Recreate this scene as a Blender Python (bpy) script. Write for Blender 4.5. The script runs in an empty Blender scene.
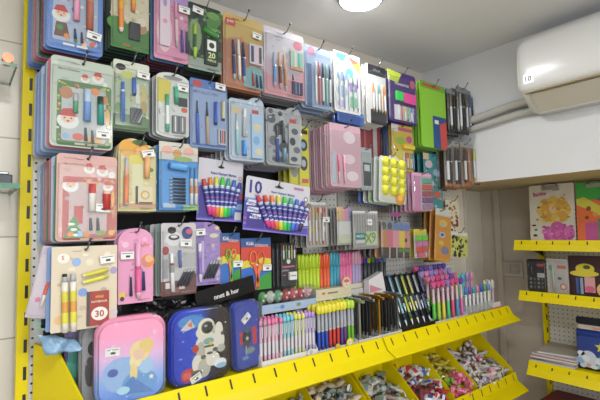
import bpy, math, random
from mathutils import Vector, Matrix, Euler
random.seed(7)
E_MAIN, E_BACK, E_FILL, EXPO = 5, 19, 62, 0.13
S = bpy.context.scene
COL = S.collection
# ------------------------------------------------------------------ camera geometry
V1 = (850, 219); V2 = (-45, 238); D = 1.45; CAM = (0.0, -D, 1.5)
FPX = math.sqrt(-((V1[0]-300)*(V2[0]-300)+(V1[1]-200)*(V2[1]-200)))
AX = Vector((V1[0]-300, V1[1]-200, FPX)).normalized()
AY = Vector((V2[0]-300, V2[1]-200, FPX)).normalized()
AZ = AX.cross(AY)
if AZ.y > 0: AZ = -AZ
def ray(px, py):
    d = Vector((px-300, py-200, FPX)); return (d.dot(AX), d.dot(AY), d.dot(AZ))
def aty(px, py, y):
    r = ray(px, py); t = (y-CAM[1])/r[1]; return Vector((CAM[0]+t*r[0], y, CAM[2]+t*r[2]))
def atx(px, py, x):
    r = ray(px, py); t = (x-CAM[0])/r[0]; return Vector((x, CAM[1]+t*r[1], CAM[2]+t*r[2]))
# ------------------------------------------------------------------ materials
PAL = {
 'white':'e6e5e0','cream':'e3d8c0','beige':'d5c7a8','grey':'8f9090','light grey':'bcbec0','dark grey':'3c3d40','black':'141416',
 'blue':'3f6fc4','light blue':'8fb4de','pale blue':'b4c8e0','navy':'22305f','teal':'1f8a94','turquoise':'45b5b0','dark green':'1f4230','green':'3f8f3c',
 'lime':'a5d32a','neon green':'9bdc2a','mint':'8fc9ae','yellow':'ecd61e','lemon':'e8e03a','orange':'e8862a','amber':'e9a72a','red':'c42f2b','dark red':'84262f',
 'maroon':'5a2434','pink':'e79bb8','hot pink':'e5418f','pale pink':'ecc4cd','rose':'d2607f','magenta':'bb3b95','purple':'6a3f9a','lilac':'ad8fd0','violet':'4a3a9c',
 'brown':'6e4230','tan':'b98a62','peach':'eec4a2','skin':'e9c4a6','gold':'c79a3a','silver':'b9bbbd','coral':'d9644c'}
_m = {}
def lin(h):
    h = PAL.get(h, h); o = []
    for i in (0, 2, 4):
        c = int(h[i:i+2], 16)/255; o.append(c/12.92 if c <= .04045 else ((c+.055)/1.055)**2.4)
    return o
def M(c, kind='plain'):
    k = (c, kind)
    if k in _m: return _m[k]
    m = bpy.data.materials.new(('%s %s' % (c, kind)).replace(' ', '_')); m.use_nodes = True
    nt = m.node_tree; b = nt.nodes['Principled BSDF']; r, g, bb = lin(c)
    if kind in ('plain', 'gloss', 'matte'):
        k = .80; av = (r+g+bb)/3; r, g, bb = [(v*.93+av*.07)*k for v in (r, g, bb)]
    b.inputs['Base Color'].default_value = (r, g, bb, 1)
    if kind == 'plain': b.inputs['Roughness'].default_value = .5
    elif kind == 'gloss': b.inputs['Roughness'].default_value = .22
    elif kind == 'matte': b.inputs['Roughness'].default_value = .85
    elif kind == 'metal': b.inputs['Metallic'].default_value = .9; b.inputs['Roughness'].default_value = .3
    elif kind == 'paint':
        b.inputs['Roughness'].default_value = .45; b.inputs['Specular IOR Level'].default_value = .25
        n = nt.nodes.new('ShaderNodeTexNoise'); n.inputs['Scale'].default_value = 40
        bp = nt.nodes.new('ShaderNodeBump'); bp.inputs['Strength'].default_value = .03
        nt.links.new(n.outputs['Fac'], bp.inputs['Height']); nt.links.new(bp.outputs['Normal'], b.inputs['Normal'])
    elif kind == 'tint':   # coloured translucent plastic
        b.inputs['Roughness'].default_value = .2; b.inputs['Alpha'].default_value = .55
    _m[k] = m; return m
def clear_mat(name, haze, gloss, bump=0.0, rough=.08, fk=.32):
    m = bpy.data.materials.new(name); m.use_nodes = True; nt = m.node_tree; nt.nodes.clear()
    N = nt.nodes.new; out = N('ShaderNodeOutputMaterial')
    tr = N('ShaderNodeBsdfTransparent'); tr.inputs[0].default_value = (.97, .98, .98, 1)
    df = N('ShaderNodeBsdfDiffuse'); df.inputs[0].default_value = (.85, .87, .9, 1)
    gl = N('ShaderNodeBsdfGlossy'); gl.inputs['Roughness'].default_value = rough
    m1 = N('ShaderNodeMixShader'); m1.inputs[0].default_value = haze
    lw = N('ShaderNodeLayerWeight'); lw.inputs[0].default_value = .35
    ml = N('ShaderNodeMath'); ml.operation = 'MULTIPLY_ADD'; ml.inputs[1].default_value = fk; ml.inputs[2].default_value = gloss
    m2 = N('ShaderNodeMixShader'); L = nt.links.new
    L(tr.outputs[0], m1.inputs[1]); L(df.outputs[0], m1.inputs[2]); L(lw.outputs['Fresnel'], ml.inputs[0])
    L(ml.outputs[0], m2.inputs[0]); L(m1.outputs[0], m2.inputs[1]); L(gl.outputs[0], m2.inputs[2]); L(m2.outputs[0], out.inputs[0])
    if bump:
        n = N('ShaderNodeTexNoise'); n.inputs['Scale'].default_value = 28; n.inputs['Detail'].default_value = 3; n.inputs['Distortion'].default_value = 1.5
        bp = N('ShaderNodeBump'); bp.inputs['Strength'].default_value = bump; bp.inputs['Distance'].default_value = .01
        L(n.outputs['Fac'], bp.inputs['Height'])
        L(bp.outputs['Normal'], gl.inputs['Normal']); L(bp.outputs['Normal'], lw.inputs['Normal'])
    return m
CLEAR = clear_mat('clear_blister_plastic', .02, .014, 0, .13)
EDGE = clear_mat('cloudy_blister_edge', .22, .05, 0, .15)
BAG = clear_mat('crinkled_clear_bag', .004, .012, .8, .07, .13)
GLASS = clear_mat('shelf_glass', .03, .05)
_m[('clear','clear')] = CLEAR; _m[('edge','clear')] = EDGE; _m[('bag','clear')] = BAG; _m[('glass','clear')] = GLASS
def G(c):
    if not isinstance(c, str): return c
    if c in ('clear', 'edge', 'bag', 'glass'): return _m[(c, 'clear')]
    if ':' in c: a, k = c.split(':'); return M(a, k)
    return M(c)
# ------------------------------------------------------------------ mesh builder
_fonts = {}
def text_geo(s):
    if s in _fonts: return _fonts[s]
    cu = bpy.data.curves.new('t', 'FONT'); cu.body = s; cu.resolution_u = 2; cu.offset = .022
    o = bpy.data.objects.new('t', cu); COL.objects.link(o)
    dg = bpy.context.evaluated_depsgraph_get(); me = o.evaluated_get(dg).to_mesh()
    vs = [tuple(v.co) for v in me.vertices]; fs = [tuple(p.vertices) for p in me.polygons]
    x0 = min(v[0] for v in vs); x1 = max(v[0] for v in vs); y0 = min(v[1] for v in vs); y1 = max(v[1] for v in vs)
    vs = [((v[0]-(x0+x1)/2), (v[1]-(y0+y1)/2)) for v in vs]
    o.evaluated_get(dg).to_mesh_clear(); bpy.data.objects.remove(o); bpy.data.curves.remove(cu)
    _fonts[s] = (vs, fs, x1-x0, y1-y0); return _fonts[s]
def rr(x0, z0, x1, z1, r, n=4):
    r = max(0, min(r, abs(x1-x0)/2-1e-5, abs(z1-z0)/2-1e-5))
    if r <= 0: return [(x0, z0), (x1, z0), (x1, z1), (x0, z1)]
    out = []
    for cx, cz, a in ((x1-r, z0+r, -90), (x1-r, z1-r, 0), (x0+r, z1-r, 90), (x0+r, z0+r, 180)):
        for i in range(n+1):
            t = math.radians(a+90*i/n); out.append((cx+r*math.cos(t), cz+r*math.sin(t)))
    return out
def ell(cx, cz, rx, rz, n=16, a0=0, a1=360):
    full = abs(a1-a0) >= 360; m = n if full else n+1
    return [(cx+rx*math.cos(math.radians(a0+(a1-a0)*i/n)), cz+rz*math.sin(math.radians(a0+(a1-a0)*i/n))) for i in range(m)]
def star(cx, cz, r, n=5, k=.45, rot=90):
    return [(cx+(r if i % 2 == 0 else r*k)*math.cos(math.radians(rot+180*i/n)), cz+(r if i % 2 == 0 else r*k)*math.sin(math.radians(rot+180*i/n))) for i in range(2*n)]
def tone(c, f, d=0):
    h = PAL.get(c.split(':')[0], c.split(':')[0]); v = [max(0, min(255, int(int(h[i:i+2], 16)*f+d))) for i in (0, 2, 4)]
    return '%02x%02x%02x' % tuple(v)
class MB:
    def __init__(s): s.v = []; s.f = []; s.m = []; s.sm = []; s.mats = []
    def mi(s, c):
        m = G(c)
        if m not in s.mats: s.mats.append(m)
        return s.mats.index(m)
    def face(s, idx, mi, smooth=False): s.f.append(tuple(idx)); s.m.append(mi); s.sm.append(smooth)
    def box(s, x0, x1, y0, y1, z0, z1, c):
        k = len(s.v); mi = s.mi(c)
        s.v += [(x, y, z) for z in (z0, z1) for y in (y0, y1) for x in (x0, x1)]
        for q in ((0, 2, 3, 1), (4, 5, 7, 6), (0, 1, 5, 4), (2, 6, 7, 3), (0, 4, 6, 2), (1, 3, 7, 5)): s.face([k+i for i in q], mi)
        return s
    def quad(s, pts, c): k = len(s.v); s.v += [tuple(p) for p in pts]; s.face(range(k, k+len(pts)), s.mi(c)); return s
    def prism(s, pts, y0, y1, c, side=None, axis='y'):
        """polygon pts in xz extruded along y (axis y), or pts in yz extruded along x (axis x)"""
        a = sum(pts[i][0]*pts[(i+1) % len(pts)][1]-pts[(i+1) % len(pts)][0]*pts[i][1] for i in range(len(pts)))
        if a < 0: pts = pts[::-1]
        n = len(pts); k = len(s.v); mi = s.mi(c); ms = s.mi(side or c)
        if axis == 'y': s.v += [(p[0], y0, p[1]) for p in pts]+[(p[0], y1, p[1]) for p in pts]
        else: s.v += [(y0, -p[0], p[1]) for p in pts]+[(y1, -p[0], p[1]) for p in pts]
        s.face(range(k, k+n), mi); s.face(range(k+2*n-1, k+n-1, -1), mi)
        for i in range(n): j = (i+1) % n; s.face((k+j, k+i, k+n+i, k+n+j), ms)
        return s
    def flat(s, pts, y, c):
        a = sum(pts[i][0]*pts[(i+1) % len(pts)][1]-pts[(i+1) % len(pts)][0]*pts[i][1] for i in range(len(pts)))
        if a < 0: pts = pts[::-1]
        k = len(s.v); s.v += [(p[0], y, p[1]) for p in pts]; s.face(range(k, k+len(pts)), s.mi(c)); return s
    def text(s, t, cx, cz, h, y, c, rot=0, wmax=None):
        vs, fs, w, hh = text_geo(t); sc = h/hh; sx = sc
        if wmax and w*sc > wmax: sx = wmax/w
        k = len(s.v); mi = s.mi(c); ca, sa = math.cos(math.radians(rot)), math.sin(math.radians(rot))
        s.v += [(cx+v[0]*sx*ca-v[1]*sc*sa, y, cz+v[0]*sx*sa+v[1]*sc*ca) for v in vs]
        for f in fs: s.face([k+i for i in f], mi)
        return s
    def tube(s, pts, rad, c, n=8, caps=True, smooth=True, flatk=1.0):
        pts = [Vector(p) for p in pts]; m = len(pts)
        if not isinstance(rad, (list, tuple)): rad = [rad]*m
        cs = c if isinstance(c, list) else [c]*(m-1)
        ref = None; k = len(s.v)
        for i in range(m):
            t = (pts[min(i+1, m-1)]-pts[max(i-1, 0)]).normalized()
            if ref is None:
                ref = Vector((0, 1, 0)) if abs(t.y) < .9 else Vector((1, 0, 0))
            u = (ref-t*ref.dot(t)).normalized(); w = t.cross(u); ref = u
            for j in range(n):
                a = 2*math.pi*j/n; s.v.append(tuple(pts[i]+u*math.cos(a)*rad[i]*flatk+w*math.sin(a)*rad[i]))
        for i in range(m-1):
            mi = s.mi(cs[i])
            for j in range(n): q = (j+1) % n; s.face((k+i*n+j, k+i*n+q, k+(i+1)*n+q, k+(i+1)*n+j), mi, smooth)
        if caps:
            s.face([k+j for j in range(n)][::-1], s.mi(cs[0])); s.face([k+(m-1)*n+j for j in range(n)], s.mi(cs[-1]))
        return s
    def loft(s, loops, c, cap=True, smooth=True, capc=None):
        """loops: list of equally long 3D point lists"""
        k = len(s.v); n = len(loops[0]); mi = s.mi(c)
        for l in loops: s.v += [tuple(p) for p in l]
        for i in range(len(loops)-1):
            for j in range(n): q = (j+1) % n; s.face((k+i*n+j, k+i*n+q, k+(i+1)*n+q, k+(i+1)*n+j), mi, smooth)
        if cap:
            s.face(range(k, k+n), mi); s.face(range(k+len(loops)*n-1, k+(len(loops)-1)*n-1, -1), s.mi(capc or c))
        return s
    def dome(s, cx, cy, cz, r, depth, c, n=12, rz=None):
        """bump facing -y"""
        rz = rz or r; loops = []
        for i in range(4):
            a = math.radians(i*28); loops.append([(cx+r*math.cos(a)*math.cos(2*math.pi*j/n), cy-depth*math.sin(a), cz+rz*math.cos(a)*math.sin(2*math.pi*j/n)) for j in range(n)])
        return s.loft(loops[::-1], c)
    def build(s, name, parent=None, loc=None, rot=None, bevel=0):
        me = bpy.data.meshes.new(name); me.from_pydata(s.v, [], s.f)
        for m in s.mats: me.materials.append(m)
        me.polygons.foreach_set('material_index', s.m); me.polygons.foreach_set('use_smooth', s.sm); me.update()
        o = bpy.data.objects.new(name, me); COL.objects.link(o)
        if parent: o.parent = parent
        if loc: o.location = loc
        if rot: o.rotation_euler = rot
        if bevel:
            b = o.modifiers.new('b', 'BEVEL'); b.width = bevel; b.segments = 2; b.limit_method = 'ANGLE'
        return o
KIDS = {}
def kids(o): return list(o.children)
def copy_tree(o, parent=None):
    c = o.copy(); COL.objects.link(c)
    if parent: c.parent = parent
    for ch in kids(o): copy_tree(ch, c)
    return c
LABELS = {}
def tag(o, label, cat, group=None, shared=False):
    if not shared and label in LABELS: print('DUPLABEL', label)
    n = len(label.split())
    if n > 16 or n < 4: print('LABELLEN', n, label)
    LABELS[label] = 1; o['label'] = label; o['category'] = cat
    if group: o['group'] = group
    elif 'group' in o: del o['group']
    return o
def empty(name, loc=(0, 0, 0), rot=(0, 0, 0)):
    o = bpy.data.objects.new(name, None); COL.objects.link(o); o.location = loc; o.rotation_euler = rot; o.empty_display_size = .05
    return o
def struct(o): o['kind'] = 'structure'; return o
ORD = ['first', 'second', 'third', 'fourth', 'fifth', 'sixth', 'seventh', 'eighth', 'ninth', 'tenth', 'eleventh', 'twelfth', 'thirteenth', 'fourteenth', 'fifteenth', 'sixteenth', 'seventeenth', 'eighteenth', 'nineteenth', 'twentieth']
# ------------------------------------------------------------------ room shell
XB, XBK, ZB, ZC, YW = 2.223, 2.83, 1.742, 2.447, .12
def wall_mat(name, c, tile=None, sc=3.0, amt=.06):
    m = bpy.data.materials.new(name); m.use_nodes = True; nt = m.node_tree; b = nt.nodes['Principled BSDF']; L = nt.links.new
    r = lin(c); b.inputs['Roughness'].default_value = .6
    tc = nt.nodes.new('ShaderNodeTexCoord'); n = nt.nodes.new('ShaderNodeTexNoise'); n.inputs['Scale'].default_value = sc; n.inputs['Detail'].default_value = 4
    L(tc.outputs['Object'], n.inputs['Vector'])
    cr = nt.nodes.new('ShaderNodeValToRGB'); cr.color_ramp.elements[0].position = .3; cr.color_ramp.elements[1].position = .7
    cr.color_ramp.elements[0].color = (r[0]*(1-amt), r[1]*(1-amt), r[2]*(1-amt*1.3), 1); cr.color_ramp.elements[1].color = (r[0], r[1], r[2], 1)
    L(n.outputs['Fac'], cr.inputs[0]); src = cr.outputs[0]
    if tile:
        mp = nt.nodes.new('ShaderNodeMapping'); mp.inputs['Rotation'].default_value = (math.radians(90), 0, 0) if tile[0] == 'y' else (math.radians(90), 0, math.radians(90))
        br = nt.nodes.new('ShaderNodeTexBrick'); br.offset = 0; br.inputs['Scale'].default_value = 1
        br.inputs['Brick Width'].default_value = tile[1]; br.inputs['Row Height'].default_value = tile[2]; br.inputs['Mortar Size'].default_value = .0025
        L(tc.outputs['Object'], mp.inputs[0]); L(mp.outputs[0], br.inputs['Vector']); L(src, br.inputs['Color1']); L(src, br.inputs['Color2'])
        br.inputs['Mortar'].default_value = (r[0]*.55, r[1]*.52, r[2]*.48, 1); src = br.outputs['Color']
        b.inputs['Roughness'].default_value = .3
    L(src, b.inputs['Base Color']); return m
def peg_mat(name, c, pitch=.025, hole=.0033):
    m = bpy.data.materials.new(name); m.use_nodes = True; nt = m.node_tree; b = nt.nodes['Principled BSDF']; L = nt.links.new
    tc = nt.nodes.new('ShaderNodeTexCoord'); sp = nt.nodes.new('ShaderNodeSeparateXYZ'); L(tc.outputs['Object'], sp.inputs[0])
    def mth(op, a, bb=None):
        n = nt.nodes.new('ShaderNodeMath'); n.operation = op
        for i, v in enumerate((a, bb)):
            if v is None: continue
            if isinstance(v, (int, float)): n.inputs[i].default_value = v
            else: L(v, n.inputs[i])
        return n.outputs[0]
    hor = mth('ADD', sp.outputs[0], sp.outputs[1])
    def fr(o): return mth('SUBTRACT', mth('FRACT', mth('DIVIDE', o, pitch)), .5)
    d = mth('SQRT', mth('ADD', mth('POWER', mth('ABSOLUTE', fr(hor)), 2), mth('POWER', mth('ABSOLUTE', fr(sp.outputs[2])), 2)))
    k = mth('LESS_THAN', d, hole/pitch); mx = nt.nodes.new('ShaderNodeMix'); mx.data_type = 'RGBA'
    r = lin(c); mx.inputs['A'].default_value = (*r, 1); mx.inputs['B'].default_value = (.02, .02, .02, 1); L(k, mx.inputs['Factor']); L(mx.outputs['Result'], b.inputs['Base Color'])
    b.inputs['Roughness'].default_value = .45; return m
W_CREAM = wall_mat('cream_tile', 'd9d3c6', ('y', .6, .3)); W_WHITE = wall_mat('white_plaster', 'd8d9dc'); W_CEIL = wall_mat('grey_white_ceiling', 'e4e4e6')
W_DIM = wall_mat('recess_shaded_plaster', 'beb4a6', None, 1.5, .1); W_PLAIN = wall_mat('cream_plaster', 'd2cabd', None, 1.5, .08); W_UNDER = wall_mat('beige_beam_underside', 'c4b496', None, 6, .15)  # W_DIM keeps recess shade in its darker, browner tone
FLOORM = wall_mat('beige_floor_tile', 'cfc8ba', ('z', .6, .6)); 
X0, Y0 = -1.3, -3.4
struct(MB().box(X0, XBK+.1, Y0, YW+.1, -.1, 0, FLOORM).build('floor'))
struct(MB().box(X0, XBK+.1, Y0, YW+.1, ZC, ZC+.1, W_CEIL).build('ceiling'))
struct(MB().box(X0, .6, YW, YW+.1, 0, ZC, W_CREAM).box(.6, XBK, YW, YW+.1, 0, ZC, W_PLAIN).build('wall_display_side'))
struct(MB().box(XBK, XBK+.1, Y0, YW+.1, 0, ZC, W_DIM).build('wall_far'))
struct(MB().box(X0-.1, X0, Y0, YW+.1, 0, ZC, W_WHITE).build('wall_near'))
struct(MB().box(X0-.1, -1.0, Y0-.1, Y0, 0, ZC, W_WHITE).box(1.4, XBK+.1, Y0-.1, Y0, 0, ZC, W_WHITE).box(-1.0, 1.4, Y0-.1, Y0, 2.25, ZC, W_WHITE).box(-1.0, 1.4, Y0-.1, Y0, 0, .9, W_WHITE).build('wall_opposite'))
struct(MB().box(-1.0, 1.4, Y0-.06, Y0-.052, .9, 2.25, 'glass').build('added_window_1'))  # unseen window, added to bring more brightness into the room
for n_, (xx0, xx1, zz0, zz1) in enumerate(((-1.0, -.95, .9, 2.25), (1.35, 1.4, .9, 2.25), (.18, .22, .9, 2.25))):
    struct(MB().box(xx0, xx1, Y0-.08, Y0-.02, zz0, zz1, 'grey:metal').build('added_window_%d' % (n_+2)))  # frame bars of the same added window
struct(MB().box(-6, 7, Y0-5, Y0-.1, -.12, -.02, FLOORM).build('ground_outside'))
al = bpy.data.lights.new('added_fill_light', 'AREA'); al.shape = 'RECTANGLE'; al.size = 2.3; al.size_y = 1.3; al.energy = E_FILL; al.color = (.97, .985, 1)  # fill light added outside the unseen window to brighten the rack
ao = bpy.data.objects.new('added_fill_light', al); COL.objects.link(ao); ao.location = (.2, Y0-.12, 1.57); ao.rotation_euler = (math.radians(90), 0, 0)
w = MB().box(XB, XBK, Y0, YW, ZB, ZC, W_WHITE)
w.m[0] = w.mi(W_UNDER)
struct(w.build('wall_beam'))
# vertical pipe trunking on far wall and switch plate
q = atx(499, 230, XBK); 
t = MB().box(XBK-.022, XBK, q.y-.02, q.y+.02, .3, ZB, W_DIM).build('trim_1'); struct(t)
a = atx(502, 261, XBK); b = atx(524, 277, XBK)
sw = empty('switch_plate', (XBK, (a.y+b.y)/2, b.z)); tag(sw, 'beige double switch plate on the dim wall beside the trunking', 'switch')
hy, hz = (a.y-b.y)/2, a.z-b.z
MB().box(-.012, 0, -hy, hy, 0, hz, 'cfc6b8').build('plate', sw, bevel=.003)
for k in (-1, 1): MB().box(-.018, -.012, k*hy*.4-hy*.28, k*hy*.4+hy*.28, hz*.22, hz*.78, 'cbc2b4').build('rocker', sw, bevel=.002)
# ------------------------------------------------------------------ rack
YEL = 'd6c200:paint'
rack = empty('display_rack', (.155, 0, 0)); tag(rack, 'tall yellow-posted pegboard display rack covered with hanging stationery', 'display rack')
def post(x0, x1, z1, parent, off):
    m = MB().box(x0, x1, .0, .035, 0, z1, YEL)
    z = .06
    while z < z1-.05: m.box(x1-.0125, x1-.0045, -.0008, 0.001, z, z+.036, 'black'); z += .0745
    o = m.build('post', parent); o.location = (-off, 0, 0); return o
post(.141, .170, 2.42, rack, .155)
for xa_, xb_, zt_ in ((1.372, 1.402, 2.24), (2.425, 2.452, ZB-.01)):
    o = MB().box(xa_, xb_, 0, .035, 0, zt_, 'ccc6ba').build('post', rack); o.location = (-.155, 0, 0); o['label'] = 'cream upright post'
pw = peg_mat('white_pegboard', 'd4d2cc'); pd = peg_mat('shade_dark_pegboard', '1c1c1e')
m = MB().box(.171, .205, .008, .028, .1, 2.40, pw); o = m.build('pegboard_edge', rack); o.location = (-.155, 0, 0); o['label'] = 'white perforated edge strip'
m = MB().box(.2052, 1.165, .008, .028, 1.02, 2.27, pd); o = m.build('pegboard', rack); o.location = (-.155, 0, 0); o['label'] = 'perforated back panel darkened for gap shade'  # near-black tone stands in for shade behind the packs
m = MB().box(1.1652, 1.371, .008, .028, .1, 2.25, pw); m.box(.2052, 1.165, .008, .028, .1, 1.019, pw); o = m.build('pegboard', rack); o.location = (-.155, 0, 0); o['label'] = 'white perforated back panel'
m = MB().box(1.403, 2.17, .008, .028, .1, 2.25, pw); m.box(2.17, 2.30, .008, .028, .1, ZB-.01, pw); m.box(2.3002, 2.424, .008, .028, .1, ZB-.01, W_PLAIN); o = m.build('pegboard', rack); o.location = (-.155, 0, 0); o['label'] = 'white perforated back panel'
# ------------------------------------------------------------------ shelves with yellow slotted lips
def slots(m, x0, x1, z0, z1, ya, yb, n, th=.0012):
    for i in range(n):
        x = x0+(i+.5)*(x1-x0)/n
        m.quad([(x-.003, ya-th, z1), (x-.003, yb-th, z0), (x+.003, yb-th, z0), (x+.003, ya-th, z1)], 'black')
def display_shelf(x0, x1, label, zt=1.060):
    r = empty('display_shelf', (x0, 0, zt-.015)); tag(r, label, 'shelf'); f = (-x0, 0, -(zt-.015))
    def p(mb, n, lab=None):
        o = mb.build(n, r); o.location = f
        if lab: o['label'] = lab
    p(MB().box(x0, x1, -.234, -.001, zt-.02, zt-.012, YEL), 'deck')
    m = MB(); pr = [(.235, zt), (.238, zt), (.262, zt-.045), (.304, zt-.070), (.299, zt-.075), (.258, zt-.05), (.235, zt-.02)]
    m.prism(pr, x0, x1, YEL, axis='x')
    slots(m, x0, x1, zt-.034, zt-.008, -.2422, -.2560, round((x1-x0)/.083))
    p(m, 'front_lip')
    p(MB().box(x0+.02, x0+.025, -.2, 0, zt-.07, zt-.021, YEL).box(x1-.025, x1-.02, -.2, 0, zt-.07, zt-.021, YEL), 'bracket')
    return r
s1 = display_shelf(.30, 1.368, 'nearer long yellow display shelf carrying pencil cases and pens')
m = MB(); k = len(m.v)   # splayed end plate
for (x, y, z) in ((.176, -.03, 1.20), (.215, -.105, 1.185), (.275, -.245, 1.03), (.275, -.245, .86), (.176, -.03, .86)):
    pass
pl = [(.178, -.03, 1.205), (.222, -.12, 1.19), (.283, -.24, 1.03), (.283, -.24, .82), (.178, -.03, .82)]
q = [(a+.006, b+.003, c) for a, b, c in pl]
m.loft([pl, q], YEL, smooth=False); o = m.build('end_plate', s1); o.location = (-.30, 0, -(1.045))
m = MB().box(.255, .300, -.238, -.05, 1.032, 1.045, YEL); o = m.build('deck', s1); o.location = (-.30, 0, -1.045)
s2 = display_shelf(1.378, 2.425, 'farther long yellow display shelf carrying boxed pens and markers')
def low_tray(x0, x1, divs, label):
    r = empty('sloping_tray', (x0, 0, .6)); tag(r, label, 'tray'); f = (-x0, 0, -.6)
    def p(mb, n):
        o = mb.build(n, r); o.location = f
    p(MB().prism([(.002, .775), (.24, .650), (.24, .640), (.002, .765)], x0, x1, YEL, axis='x'), 'deck')
    p(MB().box(x0, x1, -.0035, -.001, .70, .915, YEL), 'back_panel')
    m = MB(); pr = [(.247, .700), (.250, .700), (.262, .655), (.318, .618), (.314, .612), (.256, .648), (.242, .64)]
    m.prism(pr, x0, x1, YEL, axis='x'); slots(m, x0, x1, .663, .692, -.2525, -.2605, round((x1-x0)/.083)); p(m, 'front_lip')
    for d in divs: p(MB().prism([(.004, .776), (.004, .900), (.06, .872), (.238, .715), (.24, .652)], d, d+.004, YEL, axis='x'), 'divider')
    return r
low_tray(1.378, 2.44, (1.381, 1.63, 1.86, 2.06, 2.43), 'lower yellow sloping tray with dividers at the far end of the rack')
low_tray(.30, 1.370, (.302, .62, .86, 1.11, 1.36), 'lower yellow sloping tray under the nearer display shelf')
# price tickets clipped on the lower lip
for px, py, nm in ((480, 386, 'nearer'), (500, 378, 'farther')):
    c = aty(px, py, -.262); t = MB().box(-.011, .011, -.001, 0, -.013, .013, 'cfc9a8').build('price_ticket', None, (c.x, -.264, c.z))
    tag(t, 'small square price ticket on the lower tray lip, %s of two' % nm, 'price ticket', 'price tickets on the lower lip')
# ------------------------------------------------------------------ far shelving unit
XS = 2.80
fr = empty('shelving_unit', (XS, -.285, 0)); tag(fr, 'white pegboard shelving unit with yellow posts on the far wall', 'shelving unit')
def fpart(mb, n, loc0=(XS, -.285, 0)):
    o = mb.build(n, fr); o.location = (-loc0[0], -loc0[1], -loc0[2]); return o
pm = MB().box(XS-.04, XS, -.303, -.275, 0, 1.6, YEL); z = .05
while z < 1.55: pm.box(XS-.0408, XS-.039, -.301, -.294, z, z+.03, 'black'); z += .0745
fpart(pm, 'post')
pm = MB().box(XS-.04, XS, -1.29, -1.262, 0, 1.6, YEL); fpart(pm, 'post')
fpart(MB().box(XS-.03, XS-.01, -1.26, -.305, .1, 1.6, pw), 'pegboard')
def far_shelf(x, z, lip, label, out=.0, ye=-.27):
    r = empty('yellow_shelf', (x, -.28, z)); tag(r, label, 'shelf', 'yellow shelves of the far unit')
    f = (-x, .28, -z)
    o = MB().box(x, XS-.041, -1.26, min(-.28, ye-.004), z-.02, z-.012, YEL).build('deck', r); o.location = f
    m = MB(); pts = [(x, z), (x-.002, z), (x-.008-out*.3, z-lip*.45), (x-.02-out, z-lip), (x-.016-out, z-lip), (x, z-lip*.5)]
    k = len(m.v); m.loft([[(a, ye, b) for a, b in pts], [(a, -1.265, b) for a, b in pts]], YEL, smooth=False)
    for i in range(12):
        y = ye-.04-i*.08; m.quad([(x-.0036, y+.003, z-lip*.1), (x-.0036, y-.003, z-lip*.1), (x-.0090-out*.3, y-.003, z-lip*.42), (x-.0090-out*.3, y+.003, z-lip*.42)], 'black')
    o = m.build('front_lip', r); o.location = f
    o = MB().prism([(-(-.282), z-.021), (.282, z-.022)], 0, 0, YEL, axis='x') if False else None
    m = MB(); tri = [(x+.04, z-.021), (XS-.041, z-.021), (XS-.041, z-.10)]
    m.loft([[(a, -.29, b) for a, b in tri], [(a, -.294, b) for a, b in tri]], 'dark grey', smooth=False); o = m.build('bracket', r); o.location = f
    return r
far_shelf(2.46, 1.422, .055, 'top yellow shelf of the far unit holding two clipboards', ye=-.276)
far_shelf(2.46, 1.146, .052, 'middle yellow shelf of the far unit holding boxed sets', ye=-.288)
far_shelf(2.46, .775, .068, 'lowest yellow shelf of the far unit holding flat books', .02, ye=-.318)
bs = MB().box(2.42, XS-.041, -1.26, -.33, .46, .55, 'dark red').build('base_deck', fr); bs.location = (-XS, .285, 0); bs['label'] = 'dark red bottom deck'
# ------------------------------------------------------------------ glass shelves at the near edge
def glass_shelf(py, label, dp=.25, et=.008):
    c = aty(15, py, 0); 
    r = empty('glass_shelf', (c.x-.25, YW, c.z)); tag(r, label, 'glass shelf', 'glass shelves beside the rack')
    MB().box(-.4, .245, -dp, 0, -.008, 0, 'glass').build('glass_pane', r)
    e = MB().box(.2452, .249, -dp, 0, -et, 0, '1c7a4c:gloss').box(-.4, .249, -dp-.003, -dp-.0002, -et, 0, '1c7a4c:gloss').build('green_edge', r)
    MB().tube([(.2, 0, -.014), (.2, -.06, -.014)], .005, 'silver:metal').build('support_pin', r)
    return r, c
g1, c1 = glass_shelf(188, 'green-edged glass shelf with grey box beside the yellow post', .25, .013)
g2, c2 = glass_shelf(72, 'upper green-edged glass shelf cut off beside the yellow post', .19, .008)
b = aty(6, 184, -.05); o = MB().box(-.03, .012, -.03, .03, 0, .028, '4a4f55').box(-.02, .005, -.02, .02, .028, .036, 'silver:metal').build('metal_box', None, (b.x, -.05, c1.z+.0005), bevel=.003)
tag(o, 'small grey metal box on the lower glass shelf', 'box')
b = aty(7, 72, -.05); o = MB().tube([(0, -.02, 0), (0, .02, 0)], .013, 'coral:metal', 16).build('round_tin', None, (b.x, -.05, c2.z+.0135))
tag(o, 'small round reddish tin on the upper glass shelf', 'tin')
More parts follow.
